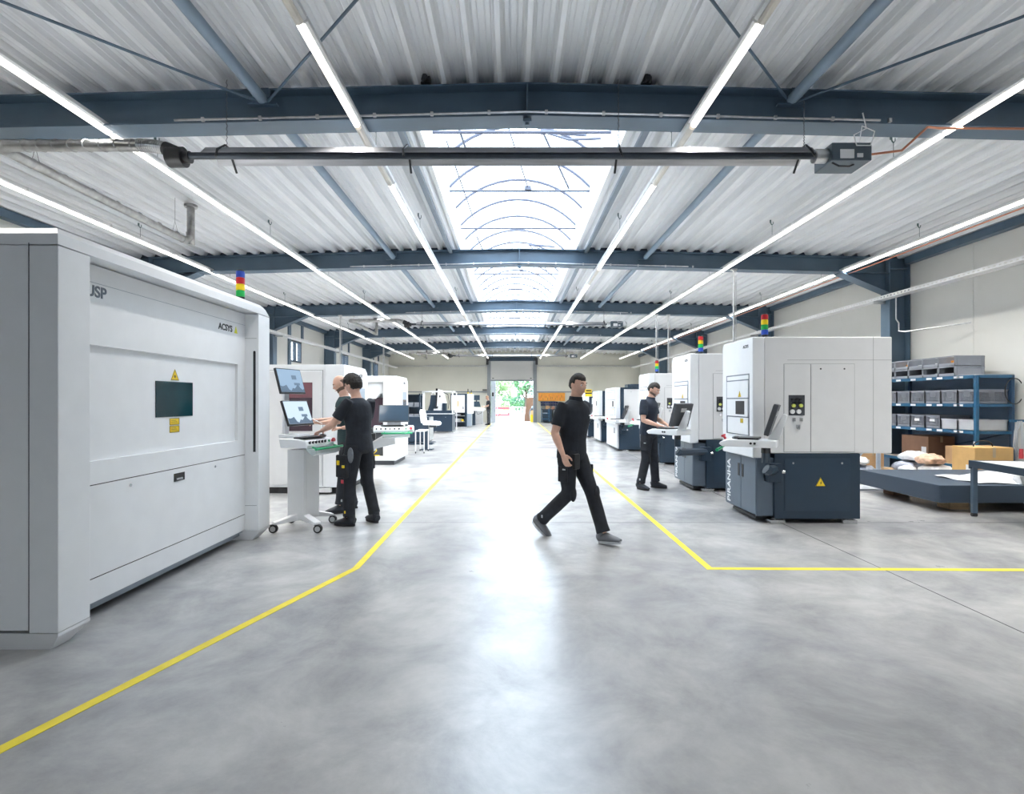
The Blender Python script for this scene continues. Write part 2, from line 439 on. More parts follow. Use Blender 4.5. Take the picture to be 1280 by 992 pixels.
f.append(tuple(range(NA+1))); f.append(tuple(range(NA+1, 2*NA+2)))
gl = obj('glazing', MB().add(v, f), skyg, sk)
barm = M('skylight_bar', (.10, .11, .15), .6)
y = .35
while y < Ls:
    pts = [(arc(-1+2*i/NA)[0]*.985, y, arc(-1+2*i/NA)[1]-.02) for i in range(NA+1)]
    obj('arched_bar', MB().tube(pts, .026, 6), barm, sk)
    y += 1.055
y = 1.42
while y < Ls:
    obj('tie_bar', MB().cyl((-hw, y, KZ-.08), (hw, y, KZ-.08), .022, n=6), barm, sk)
    y += 2.11
# vent mechanism in nearest bay and in the second
for yv in (2.3, 8.4):
    mb = MB()
    mb.tube([(.35, yv, KZ+.38), (.75, yv-.2, KZ+.15), (1.2, yv-.5, KZ+.02)], .020, 6)
    mb.tube([(.35, yv, KZ+.38), (.9, yv+1.2, KZ-.05)], .020, 6)
    mb.tube([(-.25, yv-.3, KZ+.45), (.15, yv+1.15, KZ-.05)], .013, 6)
    mb.tube([(.35, yv, KZ+.38), (1.05, yv-.05, KZ+.3)], .03, 8)
    mb.cbox((.15, yv+1.15, KZ-.06), (.12, .05, .07)); mb.cbox((.36, yv, KZ+.38), (.09, .08, .06))
    mb.tube([(-1.0, yv-1.6, KZ+.1), (-.85, yv-.2, KZ-.02), (-1.0, yv+.3, KZ-.02)], .02, 6)
    mb.tube([(-1.15, yv-.3, KZ+.08), (-.95, yv+2.6, KZ-.1)], .014, 6)
    obj('vent_actuator', mb, barm, sk)
obj('cross_bar', MB().cyl((-hw+.1, .55, -.05), (hw-.1, .55, -.05), .012, n=6), barm, sk)

# beams and columns ---------------------------------------------------------------
ORD = ['first', 'second', 'third', 'fourth', 'fifth', 'sixth']
FX = {-1: -7.95, 1: 8.27}     # inner faces of the columns
def beam(y, k):
    lab = ('deep blue steel roof beam across the hall, the nearest one above the aisle', 'blue steel roof beam, second from the front, crossing below the skylight',
           'blue steel roof beam, third from the front', 'blue steel roof beam, fourth from the front', 'blue steel roof beam, last before the far wall')[k] if k >= 0 else 'blue steel roof beam behind the camera'
    b = thing('roof_beam', lab, 'roof beam', (0, y, 0), kind='structure')
    T = .35; w = .135; tf = .018
    mb = MB()
    for s in (-1, 1):
        xe = FX[s]; z0 = roofz(CX); z1 = roofz(xe)
        def slab(y0, y1, d0, d1):
            v = [(CX, y0, z0-d0), (xe, y0, z1-d0), (xe, y0, z1-d1), (CX, y0, z0-d1)]
            v += [(q[0], y1, q[2]) for q in v]
            mb.add(v, [(0,1,2,3),(4,7,6,5),(0,4,5,1),(1,5,6,2),(2,6,7,3),(3,7,4,0)])
        slab(-w, w, .002, tf); slab(-w, w, T-tf, T); slab(-.006, .006, tf, T-tf)
    obj('girder', mb, beamm, b)
    mb = MB().box(CX-.008, CX+.008, -w, w, roofz(CX)-T-.015, roofz(CX)-.02); mb.cyl((CX, -.08, roofz(CX)-T-.08), (CX, -.08, roofz(CX)-T), .02, n=8); mb.cbox((CX, -.08, roofz(CX)-T-.04), (.09, .09, .03))
    obj('ridge_plate', mb, beaml, b)
    for s in (-1, 1):
        xe = FX[s]; xi = xe-s*1.05
        zb0 = roofz(xi)-T; zb1 = 3.84; zt = roofz(xe)-T
        mb = MB()
        mb.prism([(xi, zb0), (xe, zt), (xe, zb1)] if s > 0 else [(xi, zb0), (xe, zb1), (xe, zt)], 'y', -.006, .006)
        d = Vector((xe-xi, 0, zb1-zb0))
        mb.add([(xi, -w, zb0-.015), (xe, -w, zb1-.015), (xe, w, zb1-.015), (xi, w, zb0-.015), (xi, -w, zb0), (xe, -w, zb1), (xe, w, zb1), (xi, w, zb0)],
               [(0,1,2,3),(4,7,6,5),(0,4,5,1),(1,5,6,2),(2,6,7,3),(3,7,4,0)])
        obj('haunch', mb, beamm, b)
    # conduit on the lower flange
    mb = MB()
    for s in (-1, 1): mb.cyl((CX, -w-.012, roofz(CX)-T+.03), (CX+s*3.7, -w-.012, roofz(CX+3.7)-T+.03), .011, n=8)
    for i in range(-6, 7): mb.cbox((CX+i*.6+.2, -w-.01, roofz(CX+i*.6+.2)-T+.03), (.03, .03, .04))
    obj('conduit', mb, galv, b)
    return b
for k, y in enumerate(BEAMS): beam(y, k)
beam(-.34, -1)
WH = ['by the large enclosure', 'behind the signal lamp enclosure', 'third along', 'fourth along', 'last before the far corner']
for s, nm in ((-1, 'left'), (1, 'right')):
    for k, y in enumerate(BEAMS):
        xi = FX[s]; xo = xi+s*.45
        mb = MB(); a, c = min(xi, xo), max(xi, xo); zt = roofz(xi)
        mb.box(a, a+.02, y-.14, y+.14, 0, zt); mb.box(c-.02, c, y-.14, y+.14, 0, zt); mb.box(a+.02, c-.02, y-.007, y+.007, 0, zt)
        mb.box(a+.02, c-.02, y-.13, y+.13, 3.82, 3.84); mb.box(a+.02, c-.02, y-.13, y+.13, 4.35, 4.37)
        o = obj('steel_column', mb, beaml)
        tag(o, 'blue steel column against the %s wall under the %s roof beam' % (nm, ORD[k]), 'steel column', kind='structure')
    xw = (WL+.01, WL+.16) if s < 0 else (WR-.16, WR-.01)
    for k, (ya, yb) in enumerate(zip([-7.9]+[b+.15 for b in BEAMS], [b-.15 for b in BEAMS]+[35.9])):
        tag(obj('eaves_beam', MB().box(xw[0], xw[1], ya, yb, 4.44, 4.585), beamm),
            'blue eaves beam at the top of the %s wall, %s' % (nm, 'in the nearest bay' if k == 0 else 'beyond the %s roof beam' % ORD[k-1]), 'eaves beam', kind='structure')
# roof struts (round tubes) and bracing rods
for s, x in ((-1, -2.60), (1, 2.92)):
    nm = 'left' if s < 0 else 'right'
    for k, (a, b) in enumerate(zip([-.34]+BEAMS, BEAMS+[Y1])):
        z = roofz(x)-.14
        st = thing('roof_strut', 'round blue tube strut under the roof deck %s of the ridge, %s' % (nm, 'nearest, above the camera' if k == 0 else 'from the %s roof beam onward' % ORD[k-1]), 'roof strut', (x, a, z), kind='structure')
        obj('tube', MB().cyl((0, .22, 0), (0, b-a-(.17 if k < 5 else .02), 0), .055, n=16), M('strut_grey_blue', (.18, .25, .33), .4), st, smooth=True)
        mb = MB(); mb.cbox((0, .17, .0), (.014, .12, .12)); 
        if k < 5: mb.cbox((0, b-a-.16, -.05), (.30, .06, .015)); mb.cbox((.03, b-a-.17, .06), (.08, .05, .10)); mb.cbox((0, b-a-.155, 0), (.014, .05, .12))
        obj('end_plate', mb, beamm, st)
z = roofz(2.6)-.17
for (xa, xb, lab) in ((-2.66, -7.8, 'thin diagonal bracing rod sloping to the upper left corner'), (-2.54, 2.86, 'thin diagonal bracing rod from left strut foot across toward the ridge'),
                      (2.98, 8.1, 'thin diagonal bracing rod sloping to the upper right corner'), (2.86, -2.54, 'thin diagonal bracing rod from right strut foot across toward the ridge')):
    zz = z-(.0 if abs(xb) > 5 else (.0 if xa < 0 else -.03))
    o = obj('bracing_rod', MB().cyl((xa, 5.5, zz), (xb, -.15, roofz(xb)-.17+(.03 if (xa > 0 and abs(xb) < 5) else 0)), .013, n=8), beamm, smooth=True)
    tag(o, lab, 'bracing rod', kind='structure')

# cable trays along the side walls ------------------------------------------------
for s, x in ((-1, -7.80), (1, 8.12)):
    nm = 'left' if s < 0 else 'right'
    t = thing('cable_tray', 'long perforated steel cable tray along the %s wall below the eaves' % nm, 'cable tray', (x, 0, 3.66))
    mb = MB().box(-.1, .1, -2, 35.6, 0, .006)
    for sx in (-1, 1):
        mb.box(sx*.1-.004, sx*.1+.004, -2, 35.6, 0, .022); mb.box(sx*.1-.004, sx*.1+.004, -2, 35.6, .045, .07)
        y = 1.0
        while y < 35: mb.box(sx*.1-.004, sx*.1+.004, y, y+.05, .022, .045); y += .10
    obj('channel', mb, M('tray_zinc', (.78, .79, .80), .35, .3), t)
    for y in BEAMS:
        obj('bracket', MB().box(-.12, .14, y-.02, y+.02, -.06, -.002) if s > 0 else MB().box(-.14, .12, y-.02, y+.02, -.06, -.002), galv, t)
# conduit drop on right wall by the column
t = obj('cable_conduit', MB().tube([(8.22, 11.3, 3.655), (8.22, 11.3, 3.2), (8.28, 11.3, 3.12), (8.28, 11.3, 2.95), (8.34, 11.2, 2.92), (8.60, 9.9, 2.92)], .014, 8), galv, smooth=True)
tag(t, 'thin white conduit dropping from the right cable tray and turning along the wall', 'conduit')
mb = MB()
mb.tube([(3.68, 5.42, 3.98), (4.0, 5.42, 4.02), (4.28, 5.44, 4.27), (4.45, 5.5, 4.29), (8.1, 5.5, 4.27)], .012, 8)
tag(obj('copper_pipe', mb, copper, smooth=True), 'copper gas pipe from the heater burner box rising to the first roof beam', 'pipe')
tag(obj('copper_pipe', MB().cyl((7.44, 4.0, 4.26), (7.44, 30.0, 4.26), .011, n=8), copper, smooth=True), 'long thin copper pipe following the outer right light row', 'pipe')

# hanging cable drops ----------------------------------------------------------------
for (x, y, z0, lab) in ((4.85, 11.55, 2.25, 'white vertical cable drop from second roof beam to nearest right machine'), (4.80, 17.57, 2.0, 'white vertical cable drop from third roof beam on the right'),
                   (5.2, 17.57, 2.0, 'white vertical cable drop beside another, third roof beam right'), (-5.72, 17.57, 2.1, 'white vertical cable drop from third roof beam on the left'), (-5.75, 23.6, 2.1, 'white vertical cable drop from fourth roof beam on the left')):
    mb = MB().cyl((x, y, z0), (x, y, roofz(x)-.352), .022, n=8); mb.cbox((x, y, roofz(x)-.37), (.12, .1, .03)); mb.tube([(x+.05, y, z0), (x+.05, y, roofz(x)-.37)], .007, 6)
    tag(obj('cable_drop', mb, galv, smooth=True), lab, 'cable drop')

# strip lights ------------------------------------------------------------------------
LZ = 4.33
def fixture_meshes(lit):
    h = MB(); h.prism([(-.055, .065), (-.055, .03), (-.035, .015), (.035, .015), (.055, .03), (.055, .065), (.03, .075), (-.03, .075)], 'y', .01, 1.49)
    tb = MB(); tb.prism([(-.03, .016), (-.034, -.002), (-.02, -.022), (0, -.028), (.02, -.022), (.034, -.002), (.03, .016)], 'y', .02, 1.48)
    return h.mesh('housing'), tb.mesh('tube')
hm, tm = fixture_meshes(True); tm2 = tm.copy()
hm.materials.append(lampw); tm.materials.append(tubeon); tm2.materials.append(tubeoff)
hk = MB().cyl((0, 0, .08), (0, 0, .33), .0035, n=5); hk.tube([(0, 0, .33), (-.02, 0, .36), (-.03, 0, .42)], .008, 5); hk.tube([(0, 0, .33), (.02, 0, .36), (.02, 0, .40)], .006, 5); hk.cbox((-.03, 0, .41), (.02, .02, .06)); hk.cbox((0, 0, .085), (.03, .03, .02))
hkm = hk.mesh('hanger'); hkm.materials.append(M('hook_green', (.09, .15, .15), .5, .3))
ROWS = [(-1.62, 'inner left', 3), (-4.33, 'middle left', 3), (-6.66, 'outer left', 7), (1.90, 'inner right', 3), (4.66, 'middle right', 4), (7.30, 'outer right', 6)]
BN = ['over the camera, before first beam', 'between first and second beams', 'between second and third beams', 'between third and fourth beams', 'between fourth and fifth beams', 'beyond the fifth beam']
for (x, nm, ymin) in ROWS:
    zz = LZ-(.03 if abs(x) > 6 else 0)
    for k in range(-7, 20):
        y = (5.54 if 'inner' in nm else 5.70)+k*1.505
        if y > 35 or y < 2.5: continue
        b = 0 if k < 0 else min(5, 1+k//4); q = (k % 4)
        off = (('inner' in nm and k in (0, -2)) or (nm == 'inner right' and k in (4,)) or (nm == 'inner left' and k == 8))
        fx = thing('strip_light', '%s strip light, %s row, %s, %s of four' % ('unlit' if off else 'glowing', nm, BN[b], ('first', 'second', 'third', 'fourth')[q]) if k >= -4 else 'strip light of the %s row behind the camera' % nm,
                   'strip light', (x, y, zz), group='strip lights of the %s row' % nm)
        a = bpy.data.objects.new('housing', hm); COL.objects.link(a); a.parent = fx
        a = bpy.data.objects.new('tube', tm2 if off else tm); COL.objects.link(a); a.parent = fx
        if q in (0, 2):
            a = bpy.data.objects.new('hanger', hkm); COL.objects.link(a); a.parent = fx; a.location = (0, .75, 0); a.scale = (1, 1, (roofz(x)-zz)/.44)
    for (ya, yb) in ((4.05 if 'inner' in nm else 2.7, 5.5), (5.7 if 'inner' not in nm else 7.2, 17.7), (17.7, 35)):
        ld = bpy.data.lights.new('strip_glow', 'AREA'); ld.shape = 'RECTANGLE'; ld.size = .07; ld.size_y = yb-ya
        ld.energy = LAMP_W*(yb-ya); ld.spread = R(SPREAD); ld.color = (1, .98, .94)
        lo = bpy.data.objects.new('strip_glow', ld); COL.objects.link(lo); lo.location = (x, (ya+yb)/2, zz-.035)

# radiant heaters with ducts ---------------------------------------------------------
def heater(y, lab, lab2):
    h = thing('radiant_heater', lab, 'heater', (0, y, 3.98), group='long radiant tube heaters')
    rf = MB()
    for (a, b, c, d) in ((-.17, -.04, -.09, .045), (-.09, .045, .09, .045), (.09, .045, .16, -.03)):
        rf.prism([(a, b), (c, d), (c, d+.006), (a, b+.006)], 'x', -3.12, 3.05)
    obj('reflector', rf, M('heater_reflector', (.50, .50, .52), .35, .7, var=.25, scale=3, stretch=(.5, 6, 6)), h)
    tb = MB()
    tb.cyl((-3.3, -.05, -.02), (3.18, -.05, -.02), .034, n=16)
    obj('burner_tube', tb, M('heater_tube', (.045, .055, .07), .4, .5, var=.2), h, smooth=True)
    for x in (-2.95, -1.08, 1.1, 3.02):
        obj('bracket', MB().tube([(x, -.20, -.09), (x-.015, -.15, 0), (x, -.03, .10), (x, .03, .10), (x, .2, -.09)], .012, 6), black, h)
    obj('end_fan', MB().cyl((-3.52, -.04, -.03), (-3.36, -.04, -.03), .10, n=20).cyl((-3.36, -.04, -.03), (-3.30, -.04, -.03), .06, n=16).cyl((-3.56, -.04, .06), (-3.46, -.04, .02), .07, n=16), black, h, smooth=True)
    bx = MB().box(3.22, 3.62, -.15, .17, -.11, .07)
    bo = obj('burner_box', bx, greybox, h, bevel=.008)
    obj('label_plate', MB().box(3.30, 3.44, -.155, -.15, -.09, -.0).box(3.47, 3.53, -.155, -.15, -.08, -.04), paper, bo)
    obj('collar', MB().cyl((3.1, -.04, -.02), (3.22, -.04, -.02), .07, n=16), galv, h, smooth=True)
    obj('cable', MB().tube([(3.5, -.14, .07), (3.5, -.18, .22), (3.62, -.19, .16), (3.58, -.19, .02), (3.44, -.19, .02), (3.42, -.18, .13), (3.55, -.17, .20), (3.52, -.16, .36)], .006, 6), white, h, smooth=True)
    obj('cable', MB().tube([(3.25, -.1, -.11), (3.3, -.13, -.16), (3.42, -.1, -.15), (3.5, -.05, -.11)], .009, 6), black, h, smooth=True)
    for x in (-2.95, 1.1, 3.02):
        mb = MB(); z = .10; top = roofz(x)-3.98-.34
        i = 0
        while z < .36+.42:
            mb.tube([(x+(.008 if i % 2 else 0), 0 if i % 2 else -.008, z), (x-(.008 if i % 2 else 0), 0 if i % 2 else .008, z+.035)], .004, 4); z += .03; i += 1
        obj('chain', mb, M('chain_steel', (.12, .13, .15), .4, .6), h)
    d = thing('flue_duct', lab2, 'duct', (0, y, 4.09), group='spiral flue ducts of the heaters')
    sp = MB().tube([(-3.85, 0, 0), (-5.22, 0, 0)], .058, 16)
    x = -3.9
    while x > -5.15: sp.tube([(x+.02*math.sin(t*PI/6), .060*math.sin(t*PI/6), .060*math.cos(t*PI/6)) for t in range(13)], .005, 4); x -= .16
    obj('cross_pipe', sp, duct, d, smooth=True)
    fx = MB(); pts = [(-3.86+.285*i/24, -.02*i/24, -.04*(i/24)**2) for i in range(25)]
    fx.tube(pts, [.058+(.008 if i % 2 else 0) for i in range(25)], 14)
    obj('flexible_hose', fx, duct, d, smooth=True)
    el = MB().tube([(-5.2, 0, 0), (-5.27, .015, 0), (-5.32, .06, 0), (-5.335, .13, 0)], [.06, .066, .066, .06], 16)
    obj('elbow', el, duct, d, smooth=True)
    lp = MB().tube([(-5.335, .13, 0), (-5.31, 3.05, -.03)], .055, 16)
    yy = .4
    while yy < 3.0: lp.cyl((-5.335, yy, -.002), (-5.335, yy+.015, -.002), .060, n=14); yy += .42
    obj('long_pipe', lp, duct, d, smooth=True)
    up = MB().tube([(-5.31, 3.03, -.03), (-5.30, 3.14, -.02), (-5.28, 3.20, .04), (-5.28, 3.2, .12)], .06, 14); up.cyl((-5.28, 3.22, -.08), (-5.28, 3.22, .56), .058, n=14); up.cyl((-5.28, 3.22, .54), (-5.28, 3.22, .58), .10, n=14)
    obj('riser', up, duct, d, smooth=True)
    for yy in (.45, 2.9):
        obj('hanger_wire', MB().tube([(-5.38, yy, .03), (-5.335, yy, .2), (-5.29, yy, .03)], .003, 4).cyl((-5.335, yy, .2), (-5.335, yy, .62), .003, n=4), black, d)
greybox = M('burner_box_grey', (.07, .10, .13), .45)
heater(5.46, 'long dark radiant tube heater hung below the first roof beam', 'silver spiral flue duct left of the nearest radiant heater')
heater(17.35, 'smaller looking radiant tube heater hung by the third roof beam', 'silver flue duct left of the farther radiant heater')
heater(29.4, 'farthest radiant tube heater just before the roller door', 'silver flue duct left of the farthest radiant heater')
mb = MB().cbox((-.92, 5.60, 4.84), (.11, .08, .08)); mb.cyl((-.92, 5.52, 4.84), (-.92, 5.58, 4.84), .04, n=12)
tag(obj('roof_spotlight', mb, black, bevel=.01), 'small black box lamp tucked above the first roof beam, left of the ridge', 'lamp')
mb = MB().cbox((1.42, 5.60, 4.84), (.11, .08, .08)); mb.cyl((1.42, 5.52, 4.84), (1.42, 5.58, 4.84), .04, n=12)
tag(obj('roof_spotlight', mb, black, bevel=.01), 'small black box lamp tucked above the first roof beam, right of the ridge', 'lamp')
# ---------------------------------------------------------------- roller door and yard
frm = M('door_frame_grey', (.20, .22, .24), .5, var=.05)
t = thing('door_1', 'tall roller door, half rolled up, open to the green yard', 'roller door', (0, Y1, 0), kind='structure')
obj('door_curtain', MB().box(-1.5, 1.5, -.16, -.13, 2.87, 4.15), M('door_curtain_grey', (.50, .50, .49), .6, var=.02), t)
obj('bottom_bar', MB().box(-1.52, 1.52, -.18, -.11, 2.80, 2.89), frm, t)
obj('header_box', MB().box(-1.6, 1.6, -.28, -.02, 4.16, 4.42), navy, t)
for s in (-1, 1):
    obj('side_rail', MB().box(min(s*1.44, s*1.68), max(s*1.44, s*1.68), -.22, .0, 0, 4.35), frm, t)
    obj('bearing', MB().cyl((s*1.62, -.36, 4.28), (s*1.62, -.2, 4.28), .13, n=12).cbox((s*1.66, -.3, 4.05), (.16, .14, .3)), black, t)
    obj('corner_bumper', MB().cbox((s*1.28, -.19, 2.99), (.12, .05, .05)), black, t)
pale = M('pale_jamb', (.62, .66, .72), .5)
yj = obj('inner_jamb', MB().box(-1.44, -1.12, .32, .6, 0, 2.9).box(-1.02, -.98, .55, .62, 0, 2.9), pale, t)
obj('control_box', MB().cbox((-1.30, -.06, 1.9), (.12, .12, .26)), black, t)
tag(obj('air_compressor', MB().cbox((-1.85, -.10+Y1, 2.2), (.3, .12, .08)), black), 'small black box mounted on the far wall left of the roller door', 'box')
yd = obj('yard', MB().box(-30, 30, Y1+.35, 90, -.2, -.01), M('yard_concrete', (.62, .62, .63), .7, var=.05)); tag(yd, 'pale concrete yard outside the roller door', 'yard', kind='structure')
tag(obj('yard_rear', MB().box(-30, 30, -40, Y0-.31, -.2, -.01), M('yard_rear_concrete', (.45, .46, .48), .7, var=.05)), 'pale yard outside the opening added behind the camera to let in daylight', 'yard', kind='structure')  # ground outside the added rear opening, out of view
# trees
def leafm(n, c): return M(n, c, .6, var=.35, scale=1.5)
LEAF = [leafm('leaf_light', (.30, .46, .22)), leafm('leaf_mid', (.14, .30, .14)), leafm('leaf_dark', (.05, .18, .11))]
trk = M('bark', (.12, .09, .07), .9, var=.3)
rnd = random.Random(3)
def tree(x, y, h, w, lm, lab, n=900):
    t = thing('tree', lab, 'tree', (x, y, -.01), group='trees beyond the yard')
    mb = MB().tube([(0, 0, 0), (.1, 0, h*.3), (0, .1, h*.6)], [.16, .12, .06], 8)
    for a in range(5): mb.tube([(0, 0, h*.3), (math.cos(a*1.3)*w*.25, math.sin(a*1.3)*w*.25, h*.6)], [.06, .02], 5)
    obj('trunk', mb, trk, t)
    mb = MB(); lumps = [(Vector((rnd.uniform(-1, 1)*w*.4, rnd.uniform(-.4, .4)*w*.6, h*rnd.uniform(.12, .88))), rnd.uniform(.35, .8)) for _ in range(22)]
    for _ in range(n):
        c, r = rnd.choice(lumps)
        d = Vector((rnd.gauss(0, 1), rnd.gauss(0, 1), rnd.gauss(0, 1))).normalized()*r*rnd.uniform(.6, 1.05)
        p = c+d; s = rnd.uniform(.08, .20)
        u = Vector((rnd.gauss(0, 1), rnd.gauss(0, 1), rnd.gauss(0, 1))).normalized(); v = u.orthogonal().normalized()
        mb.add([p-u*s, p+v*s*.5, p+u*s, p-v*s*.5], [(0,1,2,3)])
    obj('crown', mb, lm, t)
tree(-1.9, 47, 4.6, 4.4, LEAF[0], 'pale green bushy tree seen at the left of the open roller door', 2600)
tree(1.3, 52, 5.5, 4.6, LEAF[1], 'mid green tree seen in the middle of the roller door', 2600)
tree(4.0, 47, 4.6, 4.0, LEAF[0], 'pale green tree behind the brown boards at the door', 2200)
tree(-.3, 56, 6.5, 6, LEAF[2], 'dark green taller tree behind the pale ones', 3000)
tree(-6.5, 60, 6.5, 6, LEAF[1], 'green tree farther left, mostly behind the door jamb', 2000)
tree(7.5, 60, 6.5, 6, LEAF[2], 'dark tree farther right behind the boards', 2000)
bar = thing('barrier', 'red and white plastic barrier in the yard, left of the gate gap', 'barrier', (-.75, 42.5, -.01))
for z in (.25, .55, .8): obj('rail', MB().box(-.62, .62, -.03, .03, z, z+.17), redm if z != .55 else white, bar)
for x in (-.6, .6): obj('post', MB().box(x-.04, x+.04, -.05, .05, 0, 1.0), white, bar)
bar2 = copy_tree(bar, loc=(1.65, 42.5, -.01), label='red and white plastic barrier in the yard beside the brown boards')
mb = MB().box(-.5, .5, -.02, .02, .95, 1.0)
for x in (-.5, -.25, 0, .25, .5): mb.box(x-.02, x+.02, -.02, .02, 0, 1.0)
tag(obj('fence', mb, white, loc=(.45, 43.2, -.01)), 'low white rail fence in the gap between the barriers', 'fence')
bd = obj('wooden_board', MB().prism([(0, 0), (.9, 0), (.9, 1.75), (.22, 1.7)], 'y', 0, .06), cardd, loc=(.86, 38.0, -.01)); tag(bd, 'brown wooden board standing upright outside the roller door', 'board')
bg = thing('rubbish_bag', 'dark bundle standing on the ground in front of the wooden board', 'bundle', (1.42, 37.2, -.01))
obj('sack', MB().ball((0, 0, .5), (.22, .18, .5), 12, 8), dgrey, bg, smooth=True); obj('tied_top', MB().ball((.05, 0, 1.0), (.12, .1, .12), 10, 6), M('pale_blue_cloth', (.4, .5, .65), .7), bg, smooth=True)
bo = thing('waste_bin', 'yellow topped round container by the right jamb of the door', 'bin', (1.40, 36.5, 0))
obj('body', MB().cyl((0, 0, 0), (0, 0, .50), .13, .15, 14), yel2, bo); obj('lid', MB().cyl((0, 0, .50), (0, 0, .80), .15, .08, 14), M('pale_orange', (.8, .5, .25), .5), bo)

# tool wall and workbench at the far right
tb = thing('tool_board', 'orange perforated tool board hanging on the far wall right of the door', 'tool board', (2.65, Y1-.06, 1.2))
obj('panel', MB().box(-.85, .95, -.03, 0, .25, .80), orange, tb)
for i in range(16):
    x = -.75+i*.105; obj('hand_tool', MB().cbox((x, -.05, .5+.12*math.sin(i*2.3)), (.02, .02, .16+.05*math.cos(i))), black if i % 3 else redm, tb)
for r_ in range(2):
    for i in range(7):
        b = MB(); x = 1.95+i*.17; z = 1.12+r_*.16
        b.box(x, x+.15, Y1-.22, Y1-.05, z, z+.012); b.box(x, x+.012, Y1-.22, Y1-.05, z, z+.12); b.box(x+.138, x+.15, Y1-.22, Y1-.05, z, z+.12); b.box(x, x+.15, Y1-.065, Y1-.05, z, z+.12); b.box(x, x+.15, Y1-.22, Y1-.21, z, z+.06)
        tag(obj('storage_bin', b, M('bin_navy', (.04, .06, .16), .4)), 'small navy storage bin under the orange tool board, %s row' % ('lower', 'upper')[r_], 'bin', 'small navy bins under the tool board, %s row' % ('lower', 'upper')[r_])
wb = thing('workbench', 'workbench with dark drawers against the far wall under the tool board', 'workbench', (2.0, Y1-.75, 0))
obj('worktop', MB().box(0, 2.6, 0, .68, .86, .91), dgrey, wb)
for x in (.05, 1.25):
    c = obj('cabinet', MB().box(x, x+.62, .04, .62, .06, .855), navy, wb)
    for z in (.12, .36, .6): d = obj('drawer', MB().box(x+.02, x+.60, .02, .038, z, z+.21), navyp, c); 
obj('side_cabinet', MB().box(.78, 1.18, .03, .6, .05, .855), galv, wb)
for x in (2.5,): obj('leg', MB().box(x, x+.06, .05, .6, 0, .86), navy, wb)
tag(obj('cardboard_box', MB().box(2.25, 2.55, Y1-.6, Y1-.35, .912, 1.13), card, bevel=.004), 'small open cardboard box on the workbench by the far wall', 'box')
tag(obj('cardboard_box', MB().box(2.65, 2.85, Y1-.6, Y1-.35, .912, 1.06), M('pinkish_card', (.6, .32, .22), .7), bevel=.004), 'smaller reddish box on the workbench by the far wall', 'box')
rk = thing('storage_rack', 'blue trolley rack with a white sheet in front of the far workbench', 'rack', (1.93, Y1-1.25, 0))
mb = MB()
for x in (0, .5):
    for y in (0, .3): mb.box(x, x+.03, y, y+.03, .05, .98)
mb.box(0, .53, 0, .33, .25, .28).box(0, .53, 0, .33, .6, .63); obj('frame', mb, rackb, rk)
obj('sheet', MB().box(.1, .4, .05, .25, .632, .67), paper, rk)
# ---------------------------------------------------------------- shared machine bits
def warn_tri(parent, w, place):
    """yellow triangle; place: Matrix mapping (x right, y up, z out) to parent space"""
    h = w*.88
    o = obj('warning_sign', MB(place).prism([(-w/2, 0), (w/2, 0), (0, h)], 'z', 0, .002), yellow, parent)
    b = MB(place); t = w*.055
    for (p, q) in (((-w/2, 0), (w/2, 0)), ((w/2, 0), (0, h)), ((0, h), (-w/2, 0))):
        p = Vector((*p, 0)); q = Vector((*q, 0)); c = Vector((0, h/3, 0)); pi = p+(c-p)*.13; qi = q+(c-q)*.13
        b.add([(*p.xy, .003), (*q.xy, .003), (*qi.xy, .003), (*pi.xy, .003)], [(0,1,2,3)])
    b.prism([(-w*.03, h*.40), (w*.07, h*.72), (w*.03, h*.46), (w*.1, h*.44), (-w*.02, h*.14), (w*.0, h*.36), (-w*.09, h*.36)], 'z', .002, .0035)
    obj('symbol', b, black, o)
    return o
def warn_star(parent, w, place):
    h = w*.88
    o = obj('warning_sign', MB(place).prism([(-w/2, 0), (w/2, 0), (0, h)], 'z', 0, .002), yellow, parent)
    b = MB(place)
    for (p, q) in (((-w/2, 0), (w/2, 0)), ((w/2, 0), (0, h)), ((0, h), (-w/2, 0))):
        p = Vector((*p, 0)); q = Vector((*q, 0)); c = Vector((0, h/3, 0)); pi = p+(c-p)*.13; qi = q+(c-q)*.13
        b.add([(*p.xy, .003), (*q.xy, .003), (*qi.xy, .003), (*pi.xy, .003)], [(0,1,2,3)])
    pts = []
    for i in range(16):
        r = w*(.15 if i % 2 == 0 else .05); a = i*PI/8; pts.append((r*math.cos(a), h*.34+r*math.sin(a)))
    b.prism(pts, 'z', .002, .0035); b.box(-w*.3, 0, h*.34-w*.008, h*.34+w*.008, .002, .0035)
    obj('symbol', b, black, o)
    return o
def label_plate(parent, w, h, place):
    o = obj('label_sign', MB(place).box(-w/2, w/2, 0, h, 0, .002), yellow, parent)
    b = MB(place)
    for (x0, x1, y0, y1) in ((-w/2, w/2, 0, h*.07), (-w/2, w/2, h*.93, h), (-w/2, -w*.46, 0, h), (w*.46, w/2, 0, h)): b.box(x0, x1, y0, y1, .002, .003)
    for k in range(3): b.box(-w*.36, w*(.36-.1*k), h*(.25+.2*k), h*(.30+.2*k), .002, .003)
    obj('printing', b, black, o)
    return o
FRONT = lambda x, y, z: Matrix.Translation((x, y, z)) @ Matrix(((1,0,0),(0,0,-1),(0,1,0))).to_4x4()          # faces -Y
FACEXP = lambda x, y, z: Matrix.Translation((x, y, z)) @ Matrix(((0,0,1),(1,0,0),(0,1,0))).to_4x4()         # faces +X
FACEXN = lambda x, y, z: Matrix.Translation((x, y, z)) @ Matrix(((0,0,-1),(-1,0,0),(0,1,0))).to_4x4()       # faces -X
